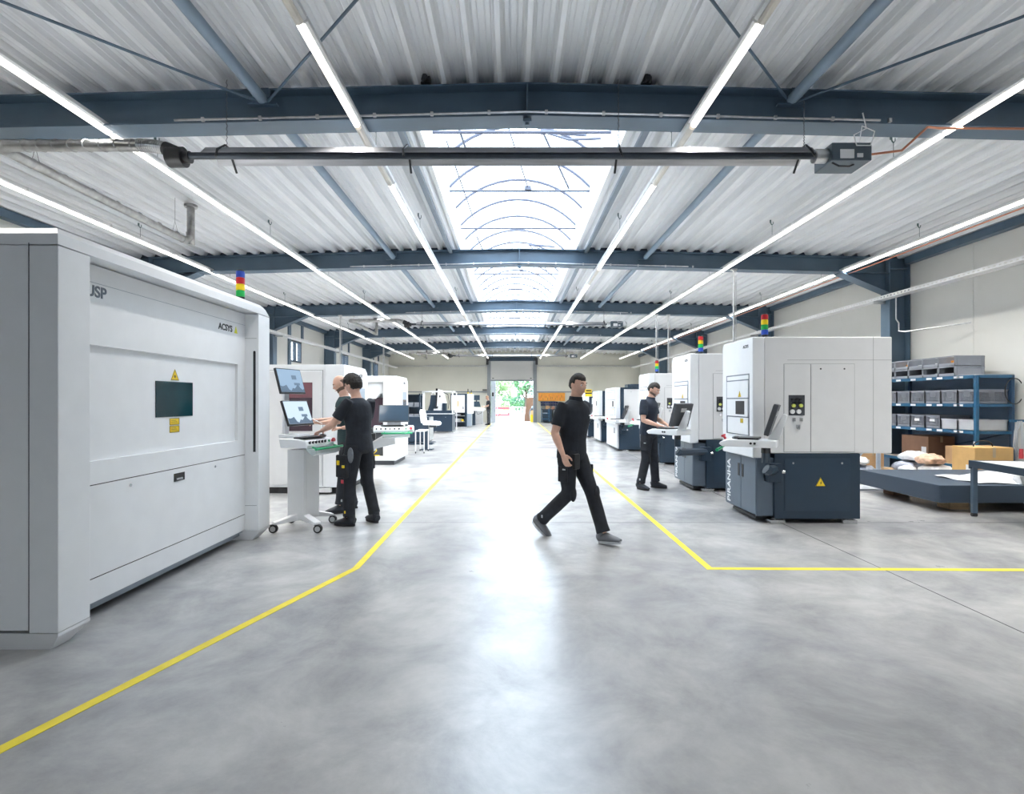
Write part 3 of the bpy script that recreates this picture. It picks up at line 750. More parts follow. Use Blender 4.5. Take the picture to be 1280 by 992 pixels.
def tower(parent_or_none, loc, cols, lab=None, r=.038, seg=.062):
    t = thing('signal_tower', lab, 'signal lamp', loc) if parent_or_none is None else None
    if t is None:
        t = obj('signal_tower', MB(Matrix.Translation(loc)).cyl((0, 0, 0), (0, 0, .05), r*.75, r, 16), black, parent_or_none, smooth=True); base = Vector(loc)
    else:
        obj('socket', MB().cyl((0, 0, 0), (0, 0, .05), r*.75, r, 16), black, t, smooth=True); base = Vector((0, 0, 0))
    z = .052
    for c in cols:
        obj('lamp_segment', MB(Matrix.Translation(base)).cyl((0, 0, z), (0, 0, z+seg-.008), r, n=16).cyl((0, 0, z+seg-.008), (0, 0, z+seg-.002), r*.9, n=16), c, t, smooth=True); z += seg
    obj('cap', MB(Matrix.Translation(base)).cyl((0, 0, z), (0, 0, z+.012), r, r*.7, 16), black, t, smooth=True)
    return t

# ---------------------------------------------------------------- big enclosure at the left
def big_enclosure():
    t = thing('laser_machine', 'large white laser machine enclosure filling the left foreground, teal window in its door', 'machine', (-2.64, 3.07, 0))
    Lg = 2.68; H = 2.47; Wd = 2.3; rc = .17; p0 = .235; p1 = Lg-.25
    # body behind
    b = MB(); b.box(-Wd, -rc, 0, Lg, .11, 2.361)
    obj('body', b, white, t, bevel=.01)
    # near and far frame posts plus header as one portal
    def prof(x0, x1, y0, y1, z0, z1, mb): mb.box(x0, x1, y0, y1, z0, z1)
    b = MB().box(-rc, 0, 0, p0, .10, 2.355); obj('frame_post', b, white, t, bevel=.004)
    b = MB().box(-rc, 0, p1, Lg, .10, 2.355); fp = obj('frame_post', b, white, t, bevel=.004)
    obj('slot', MB().box(-.055, -.03, p1-.003, p1+.01, .92, 1.96).cyl((-.0425, p1-.003, 1.96), (-.0425, p1+.01, 1.96), .0125, n=10), black, fp)
    b = MB()
    for z in (.36, 2.10): b.box(-rc+.015, -.02, p1-.001, p1+.002, z, z+.003)
    b.box(-rc+.012, -rc+.015, p1-.001, p1+.002, .36, 2.355); obj('seam', b, dgrey, fp)
    # header with chamfered upper edge and chamfered far end
    c = .045
    hb = MB()
    v = [(-Wd, 0, 2.362), (0, 0, 2.362), (0, 0, H-c), (-c, c, H), (-Wd, c, H), (-Wd, Lg-.12, H), (-c, Lg-.12, H), (0, Lg-.10, H-c+.0), (0, Lg, H-.11), (0, Lg, 2.362), (-Wd, Lg, 2.362), (-c, Lg, H-.075), (-Wd, Lg, H-.075), (-Wd, 0, H-c)]
    f = [(0,1,2,13), (13,2,3,4), (4,3,6,5), (2,7,6,3), (1,9,8,7,2), (5,6,11,12), (6,7,8,11), (12,11,8,9,10), (0,10,9,1), (0,13,4,5,12,10)]
    obj('header', hb.add(v, f), white, t)
    b = MB().box(-rc-.001, -.167, -.0015, .002, .10, H-.1); obj('seam', b, dgrey, t)
    # recess ceiling seam
    # upper fixed panel, door, lower panel on the recess plane
    a0, a1 = p0+.0, p1-.002
    up = MB().box(-rc, -rc+.004, a0, a1, 2.16, 2.35)
    obj('upper_panel', MB().box(-rc+.0, -rc+.03, a0, a1, 1.822, 2.352), white, t)
    obj('crease', MB().box(-rc+.0295, -rc+.031, a0, a1, 2.235, 2.238), greypl, t)
    obj('mid_panel', MB().box(-rc, -rc+.03, a0, a1, .895, 1.05), white, t)
    obj('side_strip', MB().box(-rc, -rc+.03, 5.35-3.07, a1, 1.05, 1.822), white, t)
    door = obj('sliding_door', MB().box(-rc-.0, -rc+.006, a0, 5.35-3.072, 1.05, 1.822), white, t)
    obj('panel_gap', MB().box(-rc+.0, -rc+.026, a0, a1, .888, .896).box(-rc, -rc+.026, a0, a1, .267, .275), black, t)
    lp = obj('lower_panel', MB().box(-rc, -rc+.03, a0, a1, .275, .888), white, t)
    obj('bottom_panel', MB().box(-rc, -rc+.03, a0, a1, .112, .267), white, t)
    # window
    w = obj('window', MB().box(-rc+.006, -rc+.012, 4.15-3.07, 4.63-3.07, 1.32, 1.61), tealgl, door, bevel=.002)
    fx = -rc+.006
    warn_star(door, .105, FACEXP(fx, 4.39-3.07, 1.622))
    label_plate(door, .125, .055, FACEXP(fx, 4.385-3.07, 1.252)); label_plate(door, .125, .055, FACEXP(fx, 4.385-3.07, 1.19))
    fy = -rc+.03
    h = obj('handle_cup', MB().box(fy, fy+.004, 1.27, 1.41, .785, .79).box(fy, fy+.004, 1.27, 1.41, .846, .851).box(fy, fy+.004, 1.27, 1.278, .79, .846).box(fy, fy+.004, 1.402, 1.41, .79, .846).box(fy, fy+.002, 1.278, 1.402, .79, .846), black, lp)
    obj('grip', MB().box(fy+.002, fy+.006, 1.30, 1.38, .795, .812), chrome, h)
    for yy in (.775, 1.87): obj('lock', MB().cyl((fy, yy, .838), (fy+.006, yy, .838), .012, n=12).cbox((fy+.007, yy, .838), (.004, .004, .016)), chrome, lp)
    # text
    text('lettering', 'USP', .105, M('text_grey', (.13, .16, .20), .5), (fy+.001, .372, 2.145), (R(90), 0, R(90)), t)
    text('logo', 'ACSYS', .085, M('text_black', (.015, .018, .025), .5), (fy+.001, 1.93, 2.135), (R(90), 0, R(90)), t)
    obj('logo_mark', MB(FACEXP(fy, 2.245, 2.13)).prism([(-.03, 0), (.03, 0), (0, .07)], 'z', 0, .002), M('logo_lime', (.75, .75, .03), .5), t)
    # dark recess under panel with rail, and two tapered feet
    obj('under_rail', MB().box(-rc-.12, -rc-.03, p0-.1, Lg-.2, .045, .08).box(-rc-.02, -rc+.0, p0, Lg-.25, .085, .109), greypl, t)
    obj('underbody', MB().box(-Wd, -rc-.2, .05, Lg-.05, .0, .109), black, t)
    def foot(y0, y1):
        m = MB(); x0 = -Wd if y0 < 1 else -.6
        v = [(x0, y0, .098), (0, y0, .098), (0, y1, .098), (x0, y1, .098), (x0, y0, .078), (0, y0, .078), (0, y1, .078), (x0, y1, .078),
             (x0, y0+.01, 0), (-.05, y0+.01, 0), (-.05, y1-.10, 0), (x0, y1-.10, 0)]
        if y0 > 1: v[8:] = [(x0, y0+.01, 0), (-.07, y0+.01, 0), (-.07, y1-.1, 0), (x0, y1-.1, 0)]
        obj('foot', m.add(v, [(0,3,2,1), (0,1,5,4), (1,2,6,5), (2,3,7,6), (3,0,4,7), (4,5,9,8), (5,6,10,9), (6,7,11,10), (7,4,8,11), (8,9,10,11)]), white2, t)
    foot(0, p0); foot(p1, Lg)
    return t
big_enclosure()
tower(None, (-2.803, 5.45, 2.472), [green, yel2, red, blue], 'signal lamp tower in green, yellow, red, blue on the large left enclosure', r=.042, seg=.066)

# ---------------------------------------------------------------- consoles on castors
def trolley(loc, rotz, lab, two=True, arm=False, on=True):
    t = thing('control_console', lab, 'control console', loc, rotz)
    if not arm:
        obj('column', MB().box(-.135, .135, -.10, .12, .12, .90).box(-.10, .10, -.105, -.10, .14, .88), white2, t, bevel=.012)
        for (sx, sy) in ((-1, -1), (1, -1), (-1, 1), (1, 1)):
            br_ = Matrix.Rotation(R(16), 4, 'Z')
            a = obj('base_arm', MB(br_).add([(sx*.05, sy*.05+.0, .19), (sx*.12, sy*.0, .19), (sx*.27, sy*.22, .115), (sx*.21, sy*.27, .115), (sx*.05, sy*.05, .11), (sx*.12, 0, .11), (sx*.27, sy*.22, .09), (sx*.21, sy*.27, .09)],
                        [(0,1,2,3), (4,7,6,5), (0,4,5,1), (1,5,6,2), (2,6,7,3), (3,7,4,0)]), white2, t, bevel=.006)
            x, y = sx*.24, sy*.245
            obj('castor', MB(br_).cyl((x-.02, y, .045), (x+.02, y, .045), .045, n=20).cbox((x, y+.02, .08), (.02, .03, .02)), rubber, a, smooth=True)
            obj('castor_disc', MB(br_).cyl((x-.023, y, .045), (x+.023, y, .045), .030, n=16), galv, a, smooth=True)
        zt = .93
    else:
        zt = .93
        ar = MB().prism([(-.42, .62), (.02, .72), (.02, .90), (-.12, .90), (-.42, .72)], 'y', .0, .16)
        obj('support_arm', ar, white2, t, bevel=.006)
    # desk: wedge shaped housing with sloped knob panel towards the operator (-Y)
    W = .25 if two else .33; yb_ = .14 if two else .20
    dk = MB().prism([(-.22, zt), (yb_-.02, zt), (yb_, zt+.10), (-.05, zt+.10), (-.20, zt+.085), (-.235, zt+.03)], 'x', -W, W)
    desk = obj('desk', dk, white, t, bevel=.008)
    nrm = Vector((0, -.843, .36)).normalized()
    for i in range(6):
        p = Vector((-W+.05+i*W*.22, -.2185, zt+.058))
        kn = MB().cyl(p, p+nrm*.012, .014, n=10)
        kn.cbox(p+nrm*.016, (.006, .006, .03))
        obj('knob', kn, black, desk)
    p = Vector((W*.60, -.2185, zt+.058)); obj('green_button', MB().cyl(p, p+nrm*.012, .013, n=10), ggreen, desk)
    p = Vector((W*.84, -.2185, zt+.058)); obj('stop_button', MB().cyl(p, p+nrm*.02, .014, n=10).cyl(p+nrm*.02, p+nrm*.035, .024, n=14), redm, desk)
    obj('keyboard', MB().box(-.21, .16, -.17, -.02, zt+.102, zt+.118), black, desk, bevel=.003)
    obj('mouse', MB().ball((.205, -.10, zt+.115), (.03, .045, .018), 10, 6), black, desk, smooth=True)
    obj('glass_handle', MB().cyl((-.20, -.30, zt-.01), (.30, -.30, zt-.01), .014, n=10).cyl((-.15, -.30, zt-.01), (-.15, -.20, zt+.01), .01, n=8).cyl((.24, -.30, zt-.01), (.24, -.20, zt+.01), .01, n=8), ggreen, desk, smooth=True)
    obj('drip_tray', MB().prism([(-.30, zt-.01), (-.16, zt-.002), (-.16, zt-.03), (-.24, zt-.09), (-.30, zt-.06)], 'x', -.18, .26), clearp, desk, bevel=.01)
    if arm: obj('cup_holder', MB().box(-.42, -.30, -.12, .05, zt-.12, zt-.02).cyl((-.4, -.1, zt), (-.4, -.1, zt+.06), .05, n=12), black, desk)
    # monitors
    def monitor(z, y, tilt, w=.50, h=.30, on=True):
        rot = Matrix.Translation((0, y, z)) @ Matrix.Rotation(R(-tilt), 4, 'X')
        m = obj('monitor', MB(rot).box(-w/2, w/2, 0, .028, -h/2, h/2), black if on else dgrey, t, bevel=.004)
        if on:
            obj('display', MB(rot).box(-w/2+.012, w/2-.012, -.002, .0, -h/2+.02, h/2-.012), scr_on if z > 1.5 else scr_on2, m)
            sh = MB(rot)
            pts = [(-w/2+.013, -h/2+.021)]
            for i in range(13):
                x = -w/2+.013+i*(w-.026)/12; pts.append((x, -h/2+.07+.03*math.sin(i*.9)+.02*math.cos(i*2.1)))
            pts.append((w/2-.013, -h/2+.021))
            sh.prism(pts, 'y', -.0035, -.0022)
            obj('picture_shape', sh, EM('screen_shape', (.10, .17, .26), .55), m)
            obj('picture_window', MB(rot).box(.02, .10, -.0035, -.0022, .02, .07).box(.04, .14, -.0035, -.0022, -.05, -.02), EM('screen_mark', (.12, .2, .3), .6), m)
        else:
            obj('display', MB(rot).box(-w/2+.012, w/2-.012, -.002, .0, -h/2+.02, h/2-.012), screen, m)
        return m
    obj('monitor_post', (MB().box(-.04, .04, .235, .27, zt+.10, zt+.85).box(-.10, .10, .0, .27, zt+.10, zt+.14).box(-.03, .03, .12, .235, zt+.36, zt+.40) if two else MB().box(-.05, .05, .10, .15, zt+.09, zt+.36).box(-.12, .12, .03, .16, zt+.10, zt+.16)), white, t, bevel=.006)
    monitor(zt+(.385 if two else .31), .08 if two else .035, 20, w=.43 if two else .5, on=on)
    if two: monitor(zt+.75, .18, 16, w=.42, on=on)
    return t
trolley((-2.38, 6.05, 0), R(74), 'white wheeled control console with two lit monitors beside the large left enclosure')
# ---------------------------------------------------------------- laser cells (second and third on the left)
def cell(y, lab, window=True):
    t = thing('laser_machine', lab, 'machine', (-2.62, y, 0))
    H = 2.02; Lg = 1.35; W = 1.85; c = .07
    pr = [(0, 0), (Lg-.10, 0), (Lg, .0), (Lg, H-.14), (Lg-.07, H-.04), (Lg-.17, H), (0, H)]
    # corridor-facing shell (thin slab) with chamfered far top corner
    b = MB(); b.prism([(0, .10), (Lg, .10), (Lg, H-.17), (Lg-.05, H-.07), (Lg-.17, H), (0, H)], 'x', -.30, 0); obj('front_frame', b, white, t, bevel=.008)
    b = MB()
    if window:
        b.box(-W, -.30, .02, Lg, .10, H)
        sh = obj('body', b, white, t, bevel=.006)
        obj('seam', MB().box(-1.72, -.34, .0185, .021, H-.09, H-.086).box(-.345, -.34, .0185, .021, .12, H-.09), dgrey, sh)
        d = obj('door', MB().box(-1.66, -.36, .004, .018, .14, H-.11), white2, t, bevel=.003)
        obj('door_window', MB().box(-.90, -.50, -.001, .004, .98, 1.74), winered, d)
        obj('door_window_band', MB().box(-.90, -.50, -.003, -.0012, 1.50, 1.735), M('wine_light', (.16, .06, .075), .3), d)
        warn_tri(d, .12, FRONT(-.80, .003, 1.755))
        obj('hinge_strip', MB().box(-1.22, -1.205, -.003, .003, .16, H-.14), black, d)
        for z in (.5, 1.0, 1.5): obj('hinge', MB().box(-1.235, -1.195, -.012, .0, z, z+.06), dgrey, d)
        obj('ground_plate', MB().box(-.42, -.20, -.05, .02, .03, .09), white2, t)
        obj('plinth', MB().box(-W+.05, -.06, .05, Lg-.08, 0, .098), black, t)
    else:
        # open front: top hood, side cheek, dark opening, wine door behind
        b.box(-W, -.30, .02, Lg, H-.14, H); b.box(-W, -.30, .25, Lg, .10, H-.14); obj('body', b, white, t, bevel=.006)
        obj('hood', MB().prism([(-.95, H-.14), (-.28, H-.14), (-.28, H-.40), (-.38, H-.40), (-.48, H-.52), (-.95, H-.52)], 'y', .06, .25), white2, t)
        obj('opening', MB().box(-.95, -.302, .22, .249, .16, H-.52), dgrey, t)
        d = obj('door', MB().box(-.68, -.32, .12, .15, .85, H-.50), winered, t)
        obj('door_edge', MB().box(-.70, -.68, .10, .16, .85, H-.50), dgrey, d)
        obj('sill', MB().box(-.95, -.30, .02, .25, .10, .19), white, t)
        obj('yellow_cable', MB().tube([(-.42, .12, .50), (-.5, .1, .42), (-.46, .06, .32), (-.56, .05, .22), (-.40, .05, .215), (-.5, .07, .205), (-.62, .1, .21)], .012, 6), yel2, t, smooth=True)
        obj('plinth', MB().box(-W+.05, -.06, .05, Lg-.08, 0, .098), dgrey, t)
    # window recess in the corridor face
    obj('corridor_panel', MB().box(0, .012, .10, Lg-.06, .14, .62), white, t, bevel=.003)
    wn = obj('corridor_window_frame', MB().box(-.001, .012, Lg-.75, Lg-.70, .95, 1.72).box(-.001, .012, Lg-.22, Lg-.17, .95, 1.72).box(-.001, .012, Lg-.75, Lg-.17, 1.67, 1.72), white2, t)
    obj('shutter', MB().box(-.001, .005, Lg-.70, Lg-.22, 1.48, 1.67), greypl, wn)
    obj('glass', MB().box(-.001, .004, Lg-.70, Lg-.22, 1.10, 1.48), screen, wn)
    obj('shutter_low', MB().box(-.001, .006, Lg-.70, Lg-.22, .95, 1.10), white, wn)
    text('logo', 'ACSYS', .07, MATS['text_black'], (.0015, Lg-.55, H-.16), (R(90), 0, R(90)), t)
    return t
cell(8.25, 'white enclosed laser machine behind the two-monitor console, wine-red window and warning triangle')
cell(11.95, 'white laser machine with open front behind the dark single monitor console', window=False)
trolley((-2.0, 8.95, 0), R(12), 'white control console with one dark blank monitor in front of the open-fronted machine', two=False, arm=True, on=False)
ob = bpy.data.objects
# column for the arm console, reaching the floor
def arm_base():
    t = [o for o in ob if o.name.startswith('control_console')][-1]
    obj('machine_bracket', MB().tube([(-.35, .08, .66), (-.49, .43, .62)], .07, 8), white2, t)
arm_base()

# ---------------------------------------------------------------- machines on the right
def console(parent, piv, ang, frame=False):
    """console on an arm; operator side is local -X turned by ang"""
    m = Matrix.Translation(piv) @ Matrix.Rotation(ang, 4, 'Z')
    k = obj('control_desk', MB(m).prism([(-.36, .0), (.20, .0), (.20, .085), (-.28, .085), (-.38, .055), (-.40, .03)], 'y', -.17, .17), white, parent, bevel=.012)
    obj('keyboard', MB(m).box(-.20, .02, -.16, .16, .087, .105).ball((-.23, .0, .095), (.05, .10, .02), 10, 6), black, k)
    if not frame and ang > R(-50): obj('green_handle', MB(m).cyl((-.42, -.15, -.045), (-.42, .15, -.045), .019, n=10).cyl((-.42, -.13, -.045), (-.34, -.13, .01), .01, n=6).cyl((-.42, .13, -.045), (-.34, .13, .01), .01, n=6), ggreen, k, smooth=True)
    obj('stop_button', MB(m).cyl((-.36, .10, .07), (-.38, .10, .10), .014, n=10).cyl((-.38, .10, .10), (-.39, .10, .12), .026, n=14), redm, k)
    obj('side_button', MB(m).cyl((-.02, -.17, .045), (-.02, -.182, .045), .013, n=12).cyl((-.06, -.17, .045), (-.06, -.182, .045), .013, n=12), black, k)
    br = obj('monitor_bracket', MB(m).prism([(.10, .085), (.22, .085), (.30, .36), (.26, .38)], 'y', -.035, .035), white, k, bevel=.008)
    mm = m @ Matrix.Translation((.145, 0, .30)) @ Matrix.Rotation(R(17), 4, 'Y')
    mo = obj('monitor', MB(mm).box(-.025, .025, -.20, .20, -.17, .19), dgrey, k, bevel=.006)
    obj('monitor_screen', MB(mm).box(-.028, -.025, -.185, .185, -.15, .175), screen, mo)
    obj('rear_plate', MB(mm).box(.025, .028, -.06, .06, .06, .12), galv, mo)
    obj('pivot', MB(m).cyl((.08, 0, -.07), (.08, 0, 0), .05, n=14), black, k, smooth=True)
    return k
def piranha(x, y, lab, tower_lab, W=1.65, Dp=.90, H=2.21, zb=.83, ang=0, piv=None, frame=False, detail=True, cab=None, words=True):
    t = thing('laser_machine', lab, 'machine', (x, y, 0), group=None)
    up = MB().box(.14, W, 0, Dp, zb, H); u = obj('upper_housing', up, white2, t, bevel=.012)
    f = MB().prism([(0, .775), (Dp, .775), (Dp, H-.05), (Dp-.05, H), (0.0, H)], 'x', 0, .138); ff = obj('front_housing', f, white, t, bevel=.014)
    fs = [(.12, .78)]
    # shutter door in the corridor face
    z0, z1 = 1.03, 1.77; ya, yb = .10, Dp-.20
    sd = obj('shutter_door', MB().box(-.004, .0, ya-.01, yb+.06, z0, z1+.01), M('shutter_recess', (.16, .19, .23), .5), ff)
    for (a, b, o_) in ((1.715, 1.765, .002), (1.49, 1.70, .008), (1.26, 1.475, .012), (1.04, 1.245, .008)):
        obj('shutter_slat', MB().box(-.004-o_, -.003, ya+.005, yb+.03-.06*(1.76-b), a, b), white, sd, bevel=.002)
    obj('window', MB().box(-.0185, -.0162, .19, .44, 1.285, 1.45), tealgl if False else black, sd)
    warn_tri(sd, .085, FACEXN(-.0122, .33, 1.50)); label_plate(sd, .075, .055, FACEXN(-.0122, .27, 1.18))
    if words: text('logo', 'ACSYS', .05, MATS['text_black'], (-.001, .26, H-.115), (R(90), 0, R(-90)), ff)
    if not frame:
        # camera-side panels
        obj('seam', MB().box(.41, W, -.0012, .001, H-.277, H-.273).box(W-.225, W-.2215, -.0012, .001, zb, H), M('seam_grey', (.25, .26, .27), .5), u)
        for (a, b) in ((.37, .68), (.688, 1.20)):
            obj('panel_gap', MB().box((.37 if a < .5 else a)-.005, b+.005, -.0015, -.0002, zb+.015, H-.320), MATS['seam_grey'], u)
            fr = obj('access_panel', MB().box(.37 if a < .5 else a, b, -.006, -.0005, zb+.02, H-.325), white2, u, bevel=.003)
            if a > .5:
                for q in (.80, 1.08): obj('lock', MB().cyl((q, -.006, H-.38), (q, -.010, H-.38), .010, n=10), black, fr)
            else:
                pn = obj('gauge_panel', MB().box(.42, .61, -.010, -.0065, 1.28, 1.52), dgrey, fr)
                for i in range(3):
                    for z in (1.47, 1.43): obj('valve', MB().cyl((.46+.045*i, -.01, z), (.46+.045*i, -.035, z), .014, n=10), black, pn)
                for q in (.475, .56): obj('yellow_gauge', MB().cyl((q, -.01, 1.395), (q, -.03, 1.395), .021, n=14), M('gauge_yellow', (.65, .70, .15), .4), pn)
                for q in (.46, .535): obj('dial', MB().cyl((q, -.01, 1.325), (q, -.028, 1.325), .026, n=16), paper, pn)
                for q in (.48, .565): obj('air_port', MB().cbox((q, -.015, 1.23), (.03, .02, .04)), chrome, pn)
                obj('air_port', MB().cbox((.525, -.02, 1.15), (.035, .03, .04)).cyl((.525, -.01, 1.125), (.525, -.045, 1.125), .012, n=8), chrome, fr)
    else:
        obj('blue_frame', MB().box(.14, .24, -.008, 0, zb, H).box(.24, W, -.008, 0, H-.05, H), navyp, u)
        obj('lock', MB().cyl((.45, -.0, H-.12), (.45, -.006, H-.12), .012, n=8), chrome, u)
    # lower cabinet
    x0 = .26 if not frame else .10; x1 = W-.378 if not frame else W
    lo = obj('lower_cabinet', MB().box(x0, x1, 0, Dp, .055, zb-.002), navy, t, bevel=.005)
    dr = obj('cabinet_door', MB().box(x0+.05 if frame else .375, x1-.12, -.005, -.0005, .15, zb-.06), navyp, lo, bevel=.003)
    qa = .375
    for q in (qa+.10, x1-.12-.10): obj('lock', MB().cyl((q, -.005, zb-.115), (q, -.010, zb-.115), .012, n=12), chrome, dr)
    if not frame: warn_tri(dr, .125, FRONT(.80, -.005, .44))
    # corridor-facing lower doors
    lf = obj('front_cabinet', MB().box(.06, x0-.001, .03, Dp+.03, .085, .773), M('front_door_slate', (.10, .135, .18), .4) if not frame else white2, t, bevel=.004)
    for (a, b) in ((.04, .44), (.45, Dp+.02)):
        d = obj('door', MB().box(.052, .0598, a, b, .10, .765), M('front_door_slate', (.10, .135, .18), .4) if not frame else white2, lf, bevel=.002)
        q = b-.07 if a < .2 else a+.03
        obj('handle_cup', MB().box(.048, .052, q, q+.05, .50, .66), black, d)
    if words: text('lettering', 'PIRANHA', .135, M('text_white', (.8, .82, .84), .5), (.051, Dp-.135, .115), (R(90), R(-90), R(-90)), lf)
    # feet
    for (q, w_) in ((.20, 0), (x1-.22, 0), (.20, 1), (x1-.22, 1)):
        yy = -.03 if w_ == 0 else Dp-.16
        obj('levelling_foot', MB().box(q, q+.17, yy, yy+.12, 0, .045).cyl((q+.085, yy+.09, .045), (q+.085, yy+.09, .055), .03, n=10), chrome, t, bevel=.004)
    obj('base_rail', MB().box(.10, x1-.05, .15, Dp-.1, .02, .054), black, t)
    # support arm
    p = Vector(piv) if piv else Vector((-.05, -.15, .93))
    hx = Vector((.14, 0.0, .62)) if piv is None else Vector((.20, -.0, .62))
    q = p+Vector((math.cos(ang)*.08, math.sin(ang)*.08, -.07))
    e0 = Vector((q.x, q.y, .80)); am = MB().tube([q, e0+Vector((0, 0, -.05))], .045, 10)
    am.tube([e0+Vector((0, 0, -.12)), Vector((q.x+.03, q.y-.0, .66)), hx+Vector((.02, -.06, .03))], [.06, .06, .055], 8)
    obj('support_arm', am, navy, t, bevel=0)
    obj('arm_mount', MB().box(hx.x-.06, hx.x+.1, -.10, .0-.001, .50, .72), navy, t, bevel=.006)
    obj('arm_bolt', MB().cyl((hx.x+.1, -.07, .62), (hx.x+.14, -.07, .62), .022, n=12), chrome, t)
    console(t, p, ang, frame)
    if tower_lab: tower(None, (x+.26, y+.25, H+.003), [blue, green, yel2, red], tower_lab, r=.040, seg=.062)
    return t
piranha(2.85, 6.25, 'nearest white and navy laser machine on the right, gauge panel and yellow warning triangle', 'signal lamp tower on the nearest right-hand machine', piv=(-.04, -.22, .93), ang=R(-30))
piranha(2.85, 8.45, 'second white and navy machine on the right, where the dark-haired worker types', 'signal lamp tower on the second right-hand machine', piv=(-.35, -.27, .93), ang=R(-57), Dp=.95)
piranha(3.10, 12.0, 'third white and navy machine on the right, partly behind the standing worker', 'signal lamp tower on the third right-hand machine, above the worker', H=2.08, piv=(-.04, -.20, .93), ang=R(-25), words=False)
for (x, y, dp, h, lab) in ((2.98, 15.2, 1.7, 1.84, 'fourth right-hand machine, white column and blue trimmed side panel left of the standing worker'),
                     (2.98, 18.2, 1.3, 1.80, 'fifth right-hand machine, narrow white front seen past the fourth'),
                     (2.90, 20.8, 1.3, 1.62, 'sixth right-hand machine, low white front topped by a yellow box'), (3.0, 23.4, 1.3, 1.60, 'seventh right-hand machine, sliver seen farthest along the right row')):
    piranha(x, y, lab, None, W=1.7, Dp=dp, H=h, zb=.76, frame=True, piv=(.10, -.14, .84), ang=R(-22), words=False)
bx = thing('warning_box', 'yellow and black boxed sign standing on the sixth right-hand machine', 'box', (3.03, 21.0, 1.632))
obj('case', MB().box(-.13, .13, -.1, .1, 0, .28), yellow, bx, bevel=.01); obj('stripe', MB().box(-.131, .131, -.101, .101, .10, .15).box(-.10, .10, -.102, .102, .20, .25), black, bx)
cb = thing('blue_cabinet', 'tall navy framed cabinet rising behind the fourth and fifth right-hand machines', 'cabinet', (3.3, 20.0-.3, 0))
cb.location = (4.85, 17.3, 0)
fb = MB().box(-1.05, -.95, 0, .5, 0, 2.0).box(.75, .85, 0, .5, 0, 2.0).box(-.95, .75, 0, .5, 1.9, 2.0).box(-.95, .75, .45, .5, 0, 1.9); 
obj('frame', fb, navy, cb, bevel=.005); obj('front_panel', MB().box(-.94, .74, .03, .05, .05, 1.88), white2, cb)

# ---------------------------------------------------------------- far left machines
def side_console(x, y, lab):
    t = thing('control_console', lab, 'control console', (x, y, 0))
    obj('desk', MB().prism([(-.30, .86), (.40, .84), (.44, .92), (.36, .98), (-.25, 1.0), (-.34, .95)], 'y', -.25, .25), white, t, bevel=.02)
    obj('monitor_bracket', MB().prism([(-.40, .92), (-.18, .96), (-.28, 1.36), (-.44, 1.40), (-.47, 1.30)], 'y', -.20, .20), white, t, bevel=.02)
    obj('keyboard', MB().box(-.15, .25, -.16, .16, .975, .995), paper, t)
    obj('pedestal', MB().box(-.28, -.10, -.1, .1, .03, .86).box(-.4, .1, -.2, .2, 0, .03), navy, t)
    obj('underside_box', MB().box(-.05, .25, -.12, .12, .78, .85), dgrey, t)
    return t
sc_ = side_console(-2.42, 15.75, 'white side-on control console behind the small white table'); sc_.scale = (.68, .8, .86)
tt = thing('small_table', 'small white metal table with thin legs beside the white side-on console', 'table', (-2.68, 14.6, 0)); tt.scale = (.62, 1.3, 1.0)
obj('table_top', MB().box(0, .42, 0, .6, .60, .63), white, tt)
for (x, y) in ((.0, .0), (.38, 0), (0, .56), (.38, .56)):
    l = obj('leg', MB().box(x, x+.035, y, y+.035, .05, .60), white, tt); obj('rubber_foot', MB().box(x, x+.035, y, y+.035, 0, .05), black, l)
t = thing('laser_machine', 'low navy machine base with steel side just behind the white side-on console', 'machine', (-3.9, 17.6, 0))
obj('cabinet', MB().box(0, 1.12, 0, .9, .08, .92), navy, t, bevel=.01); obj('side_panel', MB().box(1.122, 1.15, .05, .85, .12, .9), galv, t); obj('skid', MB().box(-.2, 1.25, -.05, .7, 0, .06), navy, t)
obj('foot_bar', MB().box(.8, 1.3, .1, .25, 0, .075), chrome, t); obj('door_handle', MB().box(1.15, 1.19, .3, .5, .55, .57), chrome, t)
# rack in the background
t = thing('storage_rack', 'dark open rack with grey bins on the left between the open-fronted machine and milling frame', 'rack', (-4.7, 21.0, 0))
fr = MB()
for x in (0, 1.0):
    for y in (0, .5): fr.box(x, x+.05, y, y+.05, 0, 1.75)
for z in (.25, .72, 1.18, 1.68): fr.box(0, 1.05, 0, .55, z, z+.03)
obj('frame', fr, navy, t); obj('back_panel', MB().box(.05, 1.0, .5, .52, .3, 1.68), navy, t)
for r_ in range(2):
    for i in range(4): tag(obj('storage_bin', MB().box(0, .2, 0, .35, 0, .18), crate, loc=(-4.62+i*.24, 21.06, (1.212, .752)[r_]), bevel=.01), 'small grey bin on the %s shelf of the dark left rack' % ('upper', 'lower')[r_], 'bin', 'grey bins on the %s shelf of the dark left rack' % ('upper', 'lower')[r_])
tag(obj('storage_box', MB().box(0, .5, 0, .35, 0, .2), M('pinkish', (.5, .16, .22), .6), loc=(-4.5, 21.1, .284), bevel=.01), 'pinkish red box on the bottom shelf of the dark left rack', 'box')

